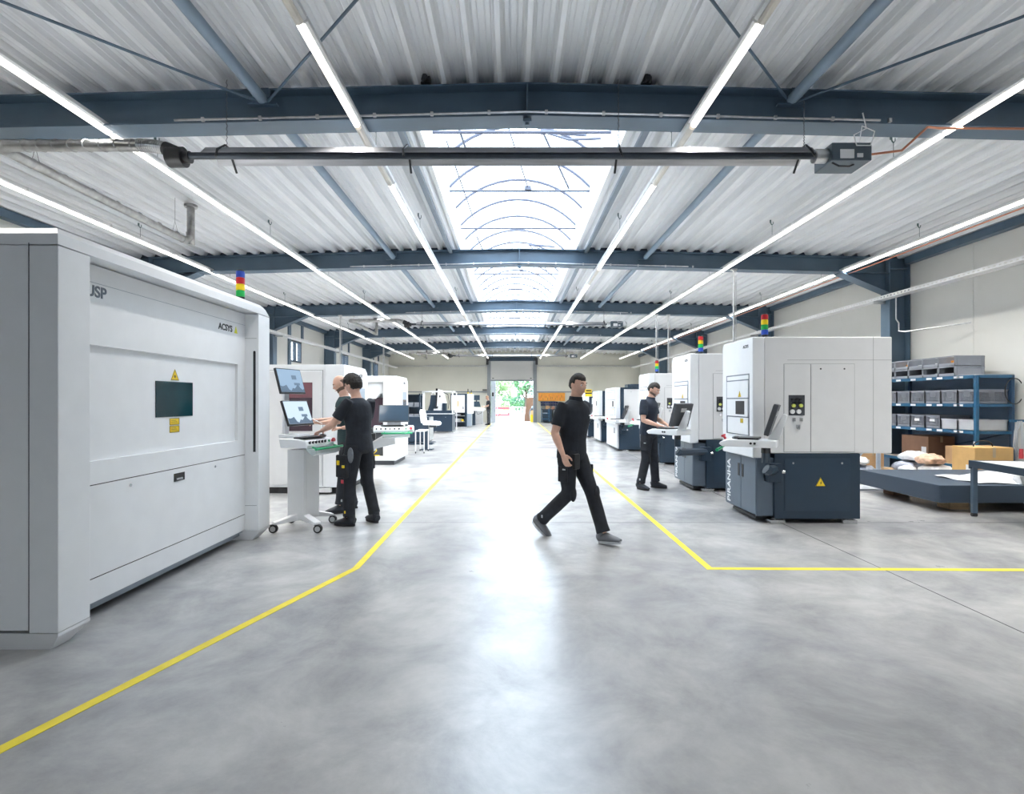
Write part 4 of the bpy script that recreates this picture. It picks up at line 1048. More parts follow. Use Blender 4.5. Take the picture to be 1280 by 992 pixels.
def mill(x, y):
    t = thing('milling_machine', 'navy machining cell in an open white frame, white spindle head inside', 'machine', (x, y, 0))
    Wd, Dp = 1.55, 1.2
    b = obj('base_cabinet', MB().box(0, Wd, 0, Dp, .10, .86), navy, t, bevel=.012)
    obj('cabinet_edge', MB().box(-.02, Wd+.02, -.03, Dp, .862, .89), white2, b)
    for q in (.3, 1.15): obj('lock', MB().cyl((q, 0, .72), (q, -.01, .72), .02, n=8), chrome, b)
    obj('skid', MB().box(.5, Wd+.05, .05, Dp, 0, .06).box(.1, .3, .1, 1.0, 0, .1).box(Wd-.25, Wd-.05, .1, 1.0, 0, .1), chrome, t)
    for px in (-.30, Wd-.02): obj('frame_post', MB().box(px, px+(.16 if px < 0 else .07), -.05, .05, .86 if px > 0 else .2, 1.90), white, t)
    obj('frame_post', MB().box(Wd+.10, Wd+.14, .9, 1.0, .1, 1.84), white, t)
    obj('frame_top', MB().box(-.30, Wd+.05, -.05, .05, 1.84, 1.90).box(Wd+.0, Wd+.05, .05, 1.0, 1.84, 1.90), white, t)
    obj('machine_bed', MB().box(-.1, Wd-.05, .15, Dp, .891, 1.02), navy, t)
    obj('column', MB().prism([(-.08, 1.02), (.45, 1.02), (.42, 1.25), (.45, 1.72), (.12, 1.72), (.05, 1.3)], 'y', .55, 1.1), navy, t, bevel=.01)
    obj('cable_guide', MB().tube([(.15, .6, 1.72), (.2, .6, 1.82), (.36, .6, 1.80), (.4, .6, 1.7)], .03, 8), paper, t)
    h = obj('spindle_head', MB().prism([(.52, 1.18), (.68, 1.32), (.98, 1.28), (1.10, 1.36), (.88, 1.92), (.60, 1.98), (.56, 1.6)], 'y', .35, .75), white, t, bevel=.02)
    obj('logo_dot', MB().cyl((.72, .35, 1.66), (.72, .34, 1.66), .05, n=12), dgrey, h)
    obj('spindle', MB().box(.46, .56, .40, .6, 1.12, 2.02), black, t)
    obj('work_table', MB().box(.35, .85, .25, .9, 1.021, 1.10).box(.62, .85, .3, .8, 1.10, 1.34), white2, t)
    obj('work_head', MB().box(.88, 1.12, .3, .8, 1.021, 1.35), navy, t, bevel=.01)
    obj('hose', MB().tube([(.9, .5, 1.85), (1.2, .5, 1.75), (1.28, .5, 1.4), (1.22, .5, 1.1)], .02, 6), black, t)
    t.scale = (.73, 1, 1)
    return t
mill(-3.80, 23.6)
def cab2(x, y):
    t = thing('laser_machine', 'white cabinet machine in navy frame with an orange notice on its door', 'machine', (x, y, 0))
    obj('frame', MB().box(0, 1.2, 0, 1.2, 1.78, 1.85).box(1.05, 1.2, 0, 1.2, .05, 1.78).box(0, .05, 0, 1.2, .05, 1.78).box(.05, 1.05, .6, 1.2, .05, 1.78), navy, t)
    d = obj('door', MB().box(.06, 1.04, -.01, .03, .82, 1.77), white, t, bevel=.01)
    obj('notice', MB().box(.38, .62, -.014, -.011, 1.15, 1.45), M('notice_orange', (.75, .45, .28), .6), d); obj('handle', MB().box(.9, .96, -.03, -.01, 1.0, 1.15), dgrey, d)
    obj('lower_shelf', MB().box(.06, 1.04, .05, .6, .3, .33).box(.06, 1.04, .05, .6, .62, .65).box(.2, .8, .1, .5, .331, .48).box(.15, .7, .1, .5, .651, .74), galv, t)
    obj('yellow_item', MB().box(.7, .95, .1, .3, .34, .45), yel2, t)
    obj('skid', MB().box(.1, 1.25, .0, .9, 0, .05), chrome, t)
    obj('front_column', MB().box(1.205, 1.62, .1, 1.0, .75, 1.83), white, t, bevel=.015); obj('column_base', MB().box(1.205, 1.5, .1, 1.0, .08, .75), greypl, t)
    obj('signal_lamp', MB().cyl((1.25, .3, 1.83), (1.25, .3, 2.12), .035, n=8), black, t); obj('signal_lamp', MB().cyl((1.5, .3, 1.83), (1.5, .3, 2.05), .035, n=8), black, t)
    obj('lamp_band', MB().cyl((1.25, .3, 1.86), (1.25, .3, 1.94), .05, n=8).cyl((1.5, .3, 1.86), (1.5, .3, 1.9), .05, n=8), yel2, t)
    return t
cab2(-3.35, 28.8).scale = (.74, 1, 1)
t = thing('control_console', 'white console with two dark monitors where the farthest worker stands', 'control console', (-2.05, 31.6, 0))
obj('desk', MB().prism([(-.45, .88), (.35, .82), (.48, .95), (.40, 1.02), (-.45, 1.10)], 'y', -.2, .35), white, t, bevel=.02)
obj('monitor', MB().prism([(-.42, 1.12), (.18, 1.10), (.10, 1.42), (-.44, 1.42)], 'y', -.05, 0), screen, t); obj('monitor', MB().box(-.25, .12, -.02, .03, 1.50, 1.80), screen, t)
obj('monitor_post', MB().box(-.12, -.04, .03, .08, 1.1, 1.6), dgrey, t); obj('pedestal', MB().box(-.45, -.15, 0, .3, 0, .88), navy, t); obj('hanging_cable', MB().tube([(-.1, 0, .88), (0, -.05, .65), (.2, -.05, .72), (.25, 0, .86)], .015, 6), black, t)
tag(obj('floor_cabinet', MB().box(0, .75, 0, .7, 0, .85), cratel, bevel=.01, loc=(-2.6, 33.2, 0)), 'plain pale grey cabinet under the far left console', 'cabinet')
# ---------------------------------------------------------------- shelving rack at the right wall
RX0, RX1, RY0, RY1 = 8.0, 8.66, 9.10, 11.48
SH = [.93, 1.40, 1.90]
t = thing('shelving_rack', 'blue steel shelving rack along the right wall holding crates and cardboard boxes', 'rack', (RX0, RY0, 0))
W, D = RX1-RX0, RY1-RY0
for (x, y) in ((0, 0), (W-.05, 0), (0, D-.05), (W-.05, D-.05)):
    obj('post', MB().box(x, x+.05, y, y+.05, 0, 1.898), rackb if x == 0 else rackn, t)
for z in SH+[.30]:
    sh = obj('shelf', MB().box(.003, W-.003, .003, D-.003, z-.02, z), shelfb, t)
    obj('shelf_edge', MB().box(-.012, .002, .05, D-.05, z-.055, z+.004).box(.05, W-.05, -.010, .002, z-.05, z), rackb, sh)
    lb = MB()
    for q in ([.25, .32, .7, .95, 1.35, 1.75] if z != .30 else []): lb.box(-.0135, -.0122, q, q+.13, z-.045, z-.008)
    if lb.v: obj('shelf_label', lb, paper, sh)
obj('cross_brace', MB().tube([(W-.03, D-.05, .3), (W-.03, .05, .9)], .012, 6), rackn, t)
obj('side_sheet', MB().box(W+.0, W+.004, .0, D, .30, 1.90), M('back_sheet_blue', (.12, .19, .30), .5), t)
obj('marker_strip', MB().box(-.013, -.0122, .01, .04, .35, .75), paper, t)
def mesh_crate(L, Wd, H, nm, mat, mesh=True):
    b = MB(); th = .012
    b.box(0, Wd, 0, L, 0, .012)
    for (a, c, u0, u1, ax) in ((0, th, 0, L, 'x'), (Wd-th, Wd, 0, L, 'x'), (0, th, 0, Wd, 'y'), (L-th, L, 0, Wd, 'y')):
        def bar(u, v, z0, z1):
            if ax == 'x': b.box(a, c, u, v, z0, z1)
            else: b.box(u, v, a, c, z0, z1)
        bar(u0, u1, 0, .04); bar(u0, u1, H-.045, H)
        if mesh:
            n = max(2, int((u1-u0)/.032)); bar(u0, u0+.02, .04, H-.045); bar(u1-.02, u1, .04, H-.045)
            m0, m1 = (u0+u1)/2-.06, (u0+u1)/2+.06
            for i in range(1, n):
                u = u0+(u1-u0)*i/n; bar(u-.005, u+.005, .04, H-.045)
            k = 0; z = .065
            while z < H-.05: bar(u0+.02, u1-.02, z, z+.008); z += .028
            if u1-u0 > .3: bar(m0, m1, H-.12, H-.045)
        else:
            bar(u0, u1, .04, H-.045)
    # rim and side ribs
    b.box(-.008, 0, -.008, L+.008, H-.02, H).box(Wd, Wd+.008, -.008, L+.008, H-.02, H).box(0, Wd, -.008, 0, H-.02, H).box(0, Wd, L, L+.008, H-.02, H)
    return b
pos = ['nearest', 'second from the near end', 'third from the near end', 'fourth from the near end', 'fifth from the near end', 'at the far end']
proto = {}
for r_, (z, nm) in enumerate(((SH[1], 'middle shelf'), (SH[0], 'lower shelf'))):
    for i in range(6 if r_ == 0 else 6):
        y = RY0+.065+i*.378
        solid = r_ == 1 and i < 2
        key = ('s' if solid else 'm')
        if key not in proto:
            proto[key] = mesh_crate(.345, .56, .25 if not solid else .19, key, None, not solid).mesh('crate')
            proto[key].materials.append(cratel if solid else crate)
        o = bpy.data.objects.new('plastic_crate', proto[key]); COL.objects.link(o); o.location = (RX0+.045, y, z+.001)
        tag(o, '%s crate on the %s of the right rack, %s' % ('solid pale' if solid else 'perforated', nm, pos[i]), 'crate', 'crates on the %s of the right rack' % nm)
        cn = MB(); rr = random.Random(i+9*r_)
        for k in range(4): cn.cbox((RX0+.15+rr.random()*.3, y+.08+rr.random()*.2, z+.12+(.05 if not solid else 0)), (.1, .08, .1), Euler((rr.random(), rr.random(), rr.random())).to_matrix())
        lbp = obj('paper_label', MB().box(-.0095, -.0085, .12, .24, .13, .175), paper, o) if (r_ == 1 and i in (2, 3)) else None
# open-front bins on top, two tiers
b = MB(); L, Wd, H = .362, .55, .185
b.box(0, Wd, 0, L, 0, .01); b.box(0, Wd, 0, .01, 0, H); b.box(0, Wd, L-.01, L, 0, H); b.box(Wd-.01, Wd, 0, L, 0, H); b.box(0, .012, 0, L, 0, .055)
b.box(0, .012, 0, L, H-.02, H); b.box(-.006, Wd, -.006, 0, H-.03, H-.012); b.box(.05, .06, -.006, 0, 0, H); b.box(Wd-.06, Wd-.05, -.006, 0, 0, H)
b.prism([(0, .055), (.012, .055), (.09, H-.02), (.08, H-.02)], 'y', .01, .02)
bm_ = b.mesh('bin'); bm_.materials.append(crate)
rr = random.Random(5)
for i in range(5):
    for k in range(2):
        o = bpy.data.objects.new('open_front_bin', bm_); COL.objects.link(o); o.location = (RX0+.01, 9.56+i*.374, SH[2]+.001+k*.188)
        tag(o, 'grey open-fronted bin on top of the right rack, %s tier, %s' % (('lower', 'upper')[k], pos[i]), 'bin', 'open-fronted bins on top of the right rack')
        m = MB()
        for q in range(5):
            m.cbox((.19+rr.random()*.2, .11+rr.random()*.14, .045+.012*q), (.10, .12, .02+.02*rr.random()), Euler((0, 0, rr.random()*3)).to_matrix())
        c = obj('bagged_parts', m, [paper, orange, cratel][(i*2+k) % 3], loc=(RX0+.01, 9.56+i*.374, SH[2]+.003+k*.188)); tag(c, 'loose parts in the %s tier bin of the right rack, %s' % (('lower', 'upper')[k], pos[i]), 'parts', kind='stuff')
tag(obj('rack_cover_board', MB().box(RX0+.02, RX1, RY0, RY0+.44, SH[2]+.0015, SH[2]+.012), cratel), 'pale board lying on the near end of the rack top', 'board')
# black cable loops on rack
tag(obj('cable_loop', MB().tube([(8.6+.0*math.cos(a*PI/12), 9.0+.0, 1.62) if False else (8.62+.16*math.cos(a*PI/12), 9.06, 1.62+.22*math.sin(a*PI/12)) for a in range(25)], .009, 6), black, smooth=True), 'black cable loop hanging on the near end of the right rack', 'cable')
cb = thing('power_cable', 'grey looped power cable with a red plug hanging at the right picture edge', 'cable', (8.28, 8.75, 0))
mb = MB()
for k in range(3): mb.tube([(.1+.03*k, 0, 1.12), (.04+.02*k, -.01, .95), (.03+.03*k, 0, .70), (.1+.03*k, 0, .52), (.17+.02*k, 0, .70), (.15+.01*k, 0, 1.12)], .008, 6)
obj('loops', mb, cratel, cb, smooth=True); obj('plug', MB().cyl((.13, -.03, .50), (.13, -.03, .66), .032, .026, 12), redm, cb)
obj('wall_bar', MB().box(.0, .3, .02, .05, 1.10, 1.14), rackb, cb)

# cardboard, bags and pallet below the rack
def cbox(x0, x1, y0, y1, z0, z1, mat, lab, fl=False):
    t = thing('cardboard_box', lab, 'box', (x0, y0, z0)); w, l, h = x1-x0, y1-y0, z1-z0
    obj('carton', MB().box(0, w, 0, l, 0, h), mat, t, bevel=.006)
    obj('tape', MB().box(w/2-.025, w/2+.025, -.001, l+.001, h, h+.0012).box(w/2-.025, w/2+.025, -.0015, 0, h*.75, h), M('tape', (.45, .35, .22), .3), t)
    obj('printed_label', MB().box(-.0015, 0, .05, .17, h*.2, h*.55), paper, t)
    return t
pal = thing('pallet', 'wooden pallet on the floor in front of the right rack carrying white bags', 'pallet', (7.25, 9.3, 0))
for i in range(6): obj('top_board', MB().box(0, .8, i*.2, i*.2+.12, .122, .144), wood, pal)
for x in (0, .35, .7): obj('runner', MB().box(x, x+.1, 0, 1.12, 0, .122), wood, pal)
cbox(8.08, 8.55, 9.2, 9.85, .302, .62, card, 'long yellowish cardboard box on the bottom shelf behind the rack post')
cbox(7.54, 8.17, 8.60, 9.05, .04, .69, M('cardboard_yellow', (.60, .37, .14), .7, var=.08), 'big yellow-brown cardboard box standing before the rack, nearest the table')
tag(obj('wooden_block', MB().box(7.6, 8.1, 8.65, 9.0, 0, .04), wood), 'timber batten under the big yellow-brown box', 'batten')
cbox(8.08, 8.60, 10.25, 10.95, .302, .76, cardd, 'dark brown cardboard box on the bottom shelf of the rack at its far end')
cbox(7.30, 7.75, 11.0, 11.5, 0, .42, card, 'reddish brown carton on the floor at the far end of the rack')
cy = thing('cardboard_box', 'carton with yellow and red print on the floor behind the pipe frame', 'box', (6.75, 11.2, 0))
obj('carton', MB().box(0, .5, 0, .4, 0, .40), cardd, cy, bevel=.006); obj('yellow_print', MB().box(.1, .32, -.002, 0, .06, .22), yel2, cy); obj('red_print', MB().box(.1, .32, -.002, 0, .22, .31), redm, cy)
rr = random.Random(11)
def bag(x, y, z, sx, sy, sz, mat, lab):
    def fn(d, p):
        k = 1+.10*math.sin(7*d.x+3*d.y+x*5)+.07*math.sin(11*d.y+5*d.z+y*3); p = p*k; p.z = max(p.z, -sz*.55); return p
    tag(obj('filled_bag', MB().ball((0, 0, sz*.55), (sx, sy, sz), 20, 12, fn), mat, smooth=True, loc=(x, y, z)), lab, 'bag')
gb = M('bag_grey_film', (.30, .33, .40), .3, var=.5, scale=9, bump=.6, bscale=12); wbm = M('bag_white_film', (.66, .68, .70), .3, var=.2, scale=9, bump=.6, bscale=12); ob2 = M('bag_orange_print', (.62, .42, .30), .4, var=.5, scale=10, bump=.4, bscale=14)
bag(7.72, 9.60, .146, .26, .24, .10, wbm, 'white film bag on the pallet, nearest the yellow-brown box')
bag(7.62, 9.62, .315, .22, .20, .11, ob2, 'orange and white printed bag on top of the nearest white bag')
bag(7.62, 10.12, .146, .28, .22, .11, gb, 'grey film bag in the middle of the pallet')
bag(7.70, 10.10, .335, .25, .24, .10, wbm, 'white bag laid over the grey bag, highest of the pile')
bag(7.32, 9.78, .146, .13, .15, .07, wbm, 'small white bag lying flat at the pallet corner')
bag(6.95, 10.60, 0, .28, .33, .12, gb, 'big grey film bag on the floor left of the pallet')
bag(6.85, 10.55, .205, .22, .25, .10, wbm, 'white bag on top of the big grey floor bag')
bag(6.50, 10.0, 0, .20, .22, .12, gb, 'low grey bag on the floor nearest the pipe frame')
tag(obj('handle_hoop', MB().tube([(7.85+.16*math.cos(a*PI/10), 8.8, .692+.10*math.sin(a*PI/10)) for a in range(11)], .009, 6), black, smooth=True), 'black cable hoop arching over the big yellow-brown box', 'cable')

# granite slab on timber blocks
g = thing('granite_slab', 'thick dark granite slab lying low on timber blocks at the right', 'stone slab', (5.55, 6.85, 0))
obj('slab', MB().box(0, 3.0, 0, 1.6, .127, .355), granite, g, bevel=.008)
for (x, y, lab) in ((5.85, 7.05, 'timber block under the slab, front left'), (7.6, 7.05, 'timber block under the slab, front right'), (5.85, 8.1, 'timber block under the slab, rear left'), (7.6, 8.1, 'timber block under the slab, rear right')):
    tag(obj('timber_block', MB().box(0, .25, 0, .22, 0, .126), wood if 'front' in lab else cardd, loc=(x, y, 0), bevel=.004), lab, 'timber block')
# plastic film and aluminium profile on the slab
sg = thing('wrapped_profile', 'long metal profile half wrapped in crumpled white plastic film on the granite slab', 'profile', (6.15, 6.95, .357))
v = []; f = []; nx, ny = 50, 12
rr = random.Random(2)
for i in range(nx+1):
    for j in range(ny+1):
        x = i/nx*2.3; y = j/ny*.75
        z = .004+.11*max(0, math.sin(PI*min(1, max(0, (y-.08)/.5))))*(1 if x > .35 else x/.35)+.012*math.sin(9*x+4*y)*math.sin(14*y+2*x)+.010
        v.append((x+.03*math.sin(9*y), y+.02*math.sin(11*x), max(.002, z)))
for i in range(nx):
    for j in range(ny): a = i*(ny+1)+j; f.append((a, a+1, a+ny+2, a+ny+1))
mb = MB().add(v, f); flm = obj('plastic_film', mb, plast, sg, smooth=True); so = flm.modifiers.new('s', 'SOLIDIFY'); so.thickness = .003; so.offset = 1
obj('metal_profile', MB().prism([(-.02, .0), (.10, .0), (.13, .03), (.10, .10), (.02, .10)], 'x', .55, 2.3), galv, sg)
# pipe frame trolley
pf = thing('pipe_frame', 'pale steel pipe frame with curved top and diagonal brace behind the granite slab', 'frame', (6.1, 8.72, 0))
r_ = .035
obj('upright', MB().tube([(-.05, 0, .03), (-.05, 0, 1.30), (-.09, 0, 1.36), (-.22, 0, 1.38), (-.6, 0, 1.38)], r_, 12), M('pale_steel', (.50, .54, .60), .35, .4), pf, smooth=True)
obj('crossbar', MB().cyl((-.6, 0, .90), (-.07, 0, .90), r_*.9, n=12), MATS['pale_steel'], pf, smooth=True)
obj('diagonal_brace', MB().cyl((-.1, .0, .86), (-.62, 0, .30), r_, n=12), MATS['pale_steel'], pf, smooth=True)
obj('base_bar', MB().cyl((-.62, 0, .03), (-.62, 0, 1.40), r_*.8, n=12).box(-.7, .05, -.2, .2, 0, .03), MATS['pale_steel'], pf)
# work table front right
tb = thing('work_table', 'steel-legged table with white top cut by the right picture edge', 'table', (5.78, 6.66, 0), R(-8))
obj('table_top', MB().box(0, 1.5, -1.6, 0, .665, .70), [M('table_white', (.72, .73, .74), .35)], tb)
obj('table_frame', MB().box(-.02, 1.5, -.03, .0, .60, .704).box(-.02, .02, -1.6, -.03, .62, .704).box(1.48, 1.5, -1.6, 0, .62, .664).box(0, 1.5, -1.6, -1.56, .62, .664), navyp, tb)
for (x, y) in ((.0, -.05), (1.42, -.05), (0, -1.6), (1.42, -1.6)):
    l = obj('leg', MB().box(x, x+.055, y, y+.05, .045, .62), M('table_leg_blue', (.07, .11, .16), .4), tb, bevel=.004)
    obj('castor', MB().cyl((x+.0, y+.025, .024), (x+.055, y+.025, .024), .024, n=14).box(x+.015, x+.04, y+.01, y+.04, .024, .046), black, l)
# ---------------------------------------------------------------- people (local frame: +y forward, +x the person's right)
def remesh(o, vox, smooth_it=4):
    m = o.modifiers.new('r', 'REMESH'); m.mode = 'VOXEL'; m.voxel_size = vox; m.use_smooth_shade = True
    s = o.modifiers.new('s', 'SMOOTH'); s.iterations = smooth_it; s.factor = .5
    dg = bpy.context.evaluated_depsgraph_get(); ev = o.evaluated_get(dg)
    me = bpy.data.meshes.new_from_object(ev); o.modifiers.clear(); old = o.data; mats = [mm for mm in old.materials]
    o.data = me
    if not me.materials:
        for mm in mats: me.materials.append(mm)
    for p in me.polygons: p.use_smooth = True
    return o
def V(*a): return Vector(a)
def lerp(a, b, t): return a+(b-a)*t
def hand(mb, wrist, d, n, side, curl=.5, s=.92):
    """d pointing direction, n palm normal; side +1 thumb towards t"""
    d = d.normalized(); n = (n-d*n.dot(d)).normalized(); t = d.cross(n)*side
    m = Matrix((t, d, n)).transposed().to_4x4(); m.translation = wrist
    def P(a, b, c): return m @ Vector((a*s, b*s, c*s))
    mb.loft([(P(0, -.02, 0), .026*s, .019*s), (P(0, .02, 0), .034*s, .016*s), (P(0, .06, .0), .042*s, .015*s), (P(0, .092, .002), .040*s, .012*s)], 12, t)
    for i, (x, L) in enumerate(((.031, .070), (.011, .080), (-.010, .074), (-.030, .058))):
        p = P(x, .085, 0); a = 0; pts = [P(x*.9, .06, 0), p]; q = p
        for k, f in enumerate((.42, .32, .26)):
            a += curl*(.7 if k == 0 else 1.0)*(1+.08*i)
            q = q+(d*math.cos(a)+n*math.sin(a))*L*f*s; pts.append(q)
        mb.tube(pts, [.0095*s, .0095*s, .0088*s, .008*s, .0068*s], 8)
    a0 = P(.030, .012, .004); a1 = P(.052, .040, .012); a2 = P(.060, .068, .022+.01*curl); a3 = P(.056, .092, .028+.02*curl)
    mb.tube([a0, a1, a2, a3], [.014*s, .0125*s, .011*s, .0085*s], 8)

def person(lab, loc, rotz, J, shirt_m, pants_m, hair='short', hairm=None, head_yaw=0, head_pitch=0, collar=False, beard_on=False, s=1.0, shoe_m=None, curl=(.5, .5), handdir=None, extras=None, vox=.0065, bulk=1.0):
    t = thing('person', lab, 'person', loc, rotz)
    P = {k: Vector(v)*s for k, v in J.items() if len(v) == 3}
    pel, ch, nk, hd = P['pelvis'], P['chest'], P['neck'], P['head']
    b = MB()
    # torso
    def torso(mb, g=0, z_low=None, top=True):
        sh = (P['shL']+P['shR'])/2
        k = bulk
        secs = [(lerp(pel, ch, -.18), .155*k+g, .105*k+g), (pel, .168*k+g, .118*k+g), (lerp(pel, ch, .35), .150*k+g, .105*k+g), (lerp(pel, ch, .7), .158*k+g, .112*k+g), (ch, .178*k+g, .122*k+g),
                (lerp(ch, nk, .50), .180*k+g, .110*k+g), (lerp(ch, nk, .66), .166*k+g, .098*k+g), (lerp(ch, nk, .78), .138*k+g*.8, .084*k+g*.8), (lerp(ch, nk, .88), .106+g*.6, .073+g*.5), (lerp(ch, nk, .97), .078+g*.4, .066+g*.3)]
        mb.loft(secs, 20, (P['shR']-P['shL']).normalized())
    torso(b, -.008)
    b.loft([(lerp(ch, nk, .8), .075*s, .07*s), (nk, .060*s, .062*s), (lerp(nk, hd, .45), .056*s, .060*s), (lerp(nk, hd, .8), .055*s, .058*s)], 14)
    for sd, k in (('L', -1), ('R', 1)):
        S_, E, W = P['sh'+sd], P['el'+sd], P['wr'+sd]
        b.loft([(lerp(S_, E, -.10), .042, .042), (S_, .055, .055), (lerp(S_, E, .3), .050, .053), (lerp(S_, E, .8), .041, .043), (E, .039, .041), (lerp(E, W, .25), .042, .042), (lerp(E, W, .65), .033, .032), (W, .026, .022)], 14)
        dd = (W-E).normalized() if not handdir or not handdir.get(sd) else Vector(handdir[sd][0])
        nn = Vector((-k, 0, -.2)) if not handdir or not handdir.get(sd) else Vector(handdir[sd][1])
        hand(b, W, dd, nn, (1 if handdir and handdir.get(sd) else 1)*(k if True else 1)*(-1 if False else 1), curl[0 if sd == 'L' else 1])
        H_, K, A = P['hip'+sd], P['kn'+sd], P['an'+sd]
        b.loft([(lerp(H_, K, -.1), .08, .09), (H_, .085, .09), (lerp(H_, K, .5), .070, .075), (K, .052, .056), (lerp(K, A, .3), .050, .056), (lerp(K, A, .8), .034, .036), (A, .034, .036)], 14)
    # head
    HM = Matrix.Translation(hd) @ Matrix.Rotation(R(head_yaw), 4, 'Z') @ Matrix.Rotation(R(head_pitch), 4, 'X')
    def hf(d, p):
        x, y, z = d
        w = .076; dp = .094; h = .118
        q = Vector((x*w, y*dp, z*h))
        if z < 0: q.x *= 1-.34*(-z)**1.3; q.y = q.y*(1-.10*(-z)) + (.012*(-z) if y > 0 else .018*(-z)**2)
        if z > .2: q.x *= 1+.05*z
        if y > 0:
            zz = q.z
            def g(cx, cz, sx, sz): return math.exp(-((q.x-cx)/sx)**2-((zz-cz)/sz)**2)
            q.y += .022*g(0, -.022, .010, .014)+.012*g(0, -.004, .009, .018)     # nose
            q.y -= .009*(g(.031, .006, .016, .012)+g(-.031, .006, .016, .012))    # eye sockets
            q.y += .005*g(0, .026, .05, .009)                                      # brow
            q.y += .007*g(0, -.062, .020, .007)+.009*g(0, -.094, .020, .014)        # lips, chin
            q.y -= .003*g(0, -.076, .02, .005)
        if y < 0: q.y *= 1.06
        return q
    hb = MB(HM); hb.ball((0, 0, 0), 1, 36, 28, hf)
    for sx in (-1, 1):
        hb.ball((sx*.078, -.006, -.006), (.010, .020, .032), 10, 8)
    vb = len(b.v); b.v += hb.v; b.f += [[i+vb for i in q] for q in hb.f]; b.mi += hb.mi
    body = remesh(obj('body', b, skin, t), vox, 3)
    # face details
    for sx in (-1, 1):
        e = obj('eye', MB(HM).ball((sx*.031, .076, .005), (.0125, .008, .0085), 10, 8), paper, t, smooth=True)
        obj('iris', MB(HM).ball((sx*.031, .0825, .004), (.0055, .003, .0055), 8, 6), hairb, e, smooth=True)
        obj('eyebrow', MB(HM).tube([(sx*.016, .094, .025), (sx*.032, .090, .031), (sx*.048, .078, .026)], [.003, .004, .002], 6), hairb, t, smooth=True)
    obj('lips', MB(HM).tube([(-.022, .089, -.061), (-.008, .0975, -.0595), (0, .097, -.061), (.008, .0975, -.0595), (.022, .089, -.061)], [.0015, .004, .0035, .004, .0015], 6), M('lip', (.42, .17, .15), .5), t, smooth=True)
    # hair
    def shell(name, cond, off, mat, jag=.004, sd=1):
        me = MB(HM); rr = random.Random(sd); nu, nv = 48, 36; grid = {}
        v = []; f = []
        for j in range(nv+1):
            th = PI*j/nv
            for i in range(nu):
                ph = 2*PI*i/nu; d = Vector((math.sin(th)*math.cos(ph), math.sin(th)*math.sin(ph), math.cos(th)))
                p = hf(d, None) if True else None
                w = cond(d, p)
                o = off*w if w > 0 else -.006
                nrm = Vector((d.x/.076, d.y/.094, d.z/.118)).normalized()
                v.append(p+nrm*(o+(rr.uniform(-jag, jag) if w > 0 else 0)))
        for j in range(nv):
            for i in range(nu): f.append((j*nu+i, (j+1)*nu+i, (j+1)*nu+(i+1) % nu, j*nu+(i+1) % nu))
        me.add(v, f); return obj(name, me, mat, t, smooth=True)
    hm_ = hairm or hairb
    if hair == 'short':
        def c(d, p):
            hl = .046+.012*(abs(p.x)/.07)**2 if p.y > .02 else (.002 if p.y > -.02 else -.045)
            return max(0, min(1, (p.z-hl)/.03)) if not (abs(p.x) > .05 and p.z < .02 and p.y > -.03) else 0
        shell('hair', c, .009, hm_, .0025)
    elif hair == 'thick':
        def c(d, p):
            hl = .040+.01*(abs(p.x)/.07)**2 if p.y > .02 else (.0 if p.y > -.02 else -.062)
            return max(0, min(1, (p.z-hl)/.016)) if not (abs(p.x) > .055 and p.z < .0 and p.y > -.02) else 0
        shell('hair', lambda d, p: c(d, p)*(1+.5*max(0, d.z)), .022, hm_, .006)
    elif hair == 'stubble':
        def c(d, p): return max(0, min(1, (-p.y-.01)/.02))*max(0, min(1, (p.z+.05)/.015))*max(0, min(1, (.055-p.z)/.03))
        shell('hair', c, .0025, beard, .0)
    if beard_on:
        def c(d, p): return max(0, min(1, (-.026-.026*max(0, p.y/.09)-p.z)/.014))*max(0, min(1, (p.y+.03)/.02))*(0 if (abs(p.x) < .02 and -.070 < p.z < -.052) else 1)
        shell('beard', c, .0052, beard, .001)
    # shirt
    sm = MB(); torso(sm, .014)
    zl = P.get('hem', lerp(pel, ch, -.28))
    sm.loft([(Vector(zl), .178*bulk, .130*bulk), (lerp(pel, ch, .0), .180*bulk, .132*bulk), (lerp(pel, ch, .3), .166*bulk, .122*bulk)], 20, (P['shR']-P['shL']).normalized())
    for sd, k in (('L', -1), ('R', 1)):
        S_, E = P['sh'+sd], P['el'+sd]
        sm.loft([(lerp(S_, E, -.16), .050, .050), (lerp(S_, E, .03), .062, .066), (lerp(S_, E, .3), .068, .070), (lerp(S_, E, .72), .067, .069)], 16)
    sh = remesh(obj('shirt', sm, shirt_m, t), .009, 14)
    if collar:
        obj('collar', MB().loft([(lerp(ch, nk, .90), .080, .076), (lerp(ch, nk, 1.12), .066, .068)], 18), shirt_m, sh, smooth=True)
    # trousers
    pm = MB()
    pm.loft([(lerp(pel, ch, .10), .166*bulk, .120*bulk), (pel, .178*bulk, .130*bulk), (lerp(pel, ch, -.28), .172*bulk, .125*bulk), (lerp(pel, ch, -.42), .12, .09)], 20, (P['hipR']-P['hipL']).normalized())
    for sd in 'LR':
        H_, K, A = P['hip'+sd], P['kn'+sd], P['an'+sd]
        pm.loft([(lerp(H_, K, -.05), .090, .105), (lerp(H_, K, .15), .096, .108), (lerp(H_, K, .55), .084, .092), (lerp(H_, K, .92), .071, .076), (lerp(K, A, .06), .070, .074), (lerp(K, A, .4), .068, .074), (lerp(K, A, .8), .064, .070), (lerp(K, A, .97), .068, .076)], 16)
    pn = remesh(obj('trousers', pm, pants_m, t), .009, 4)
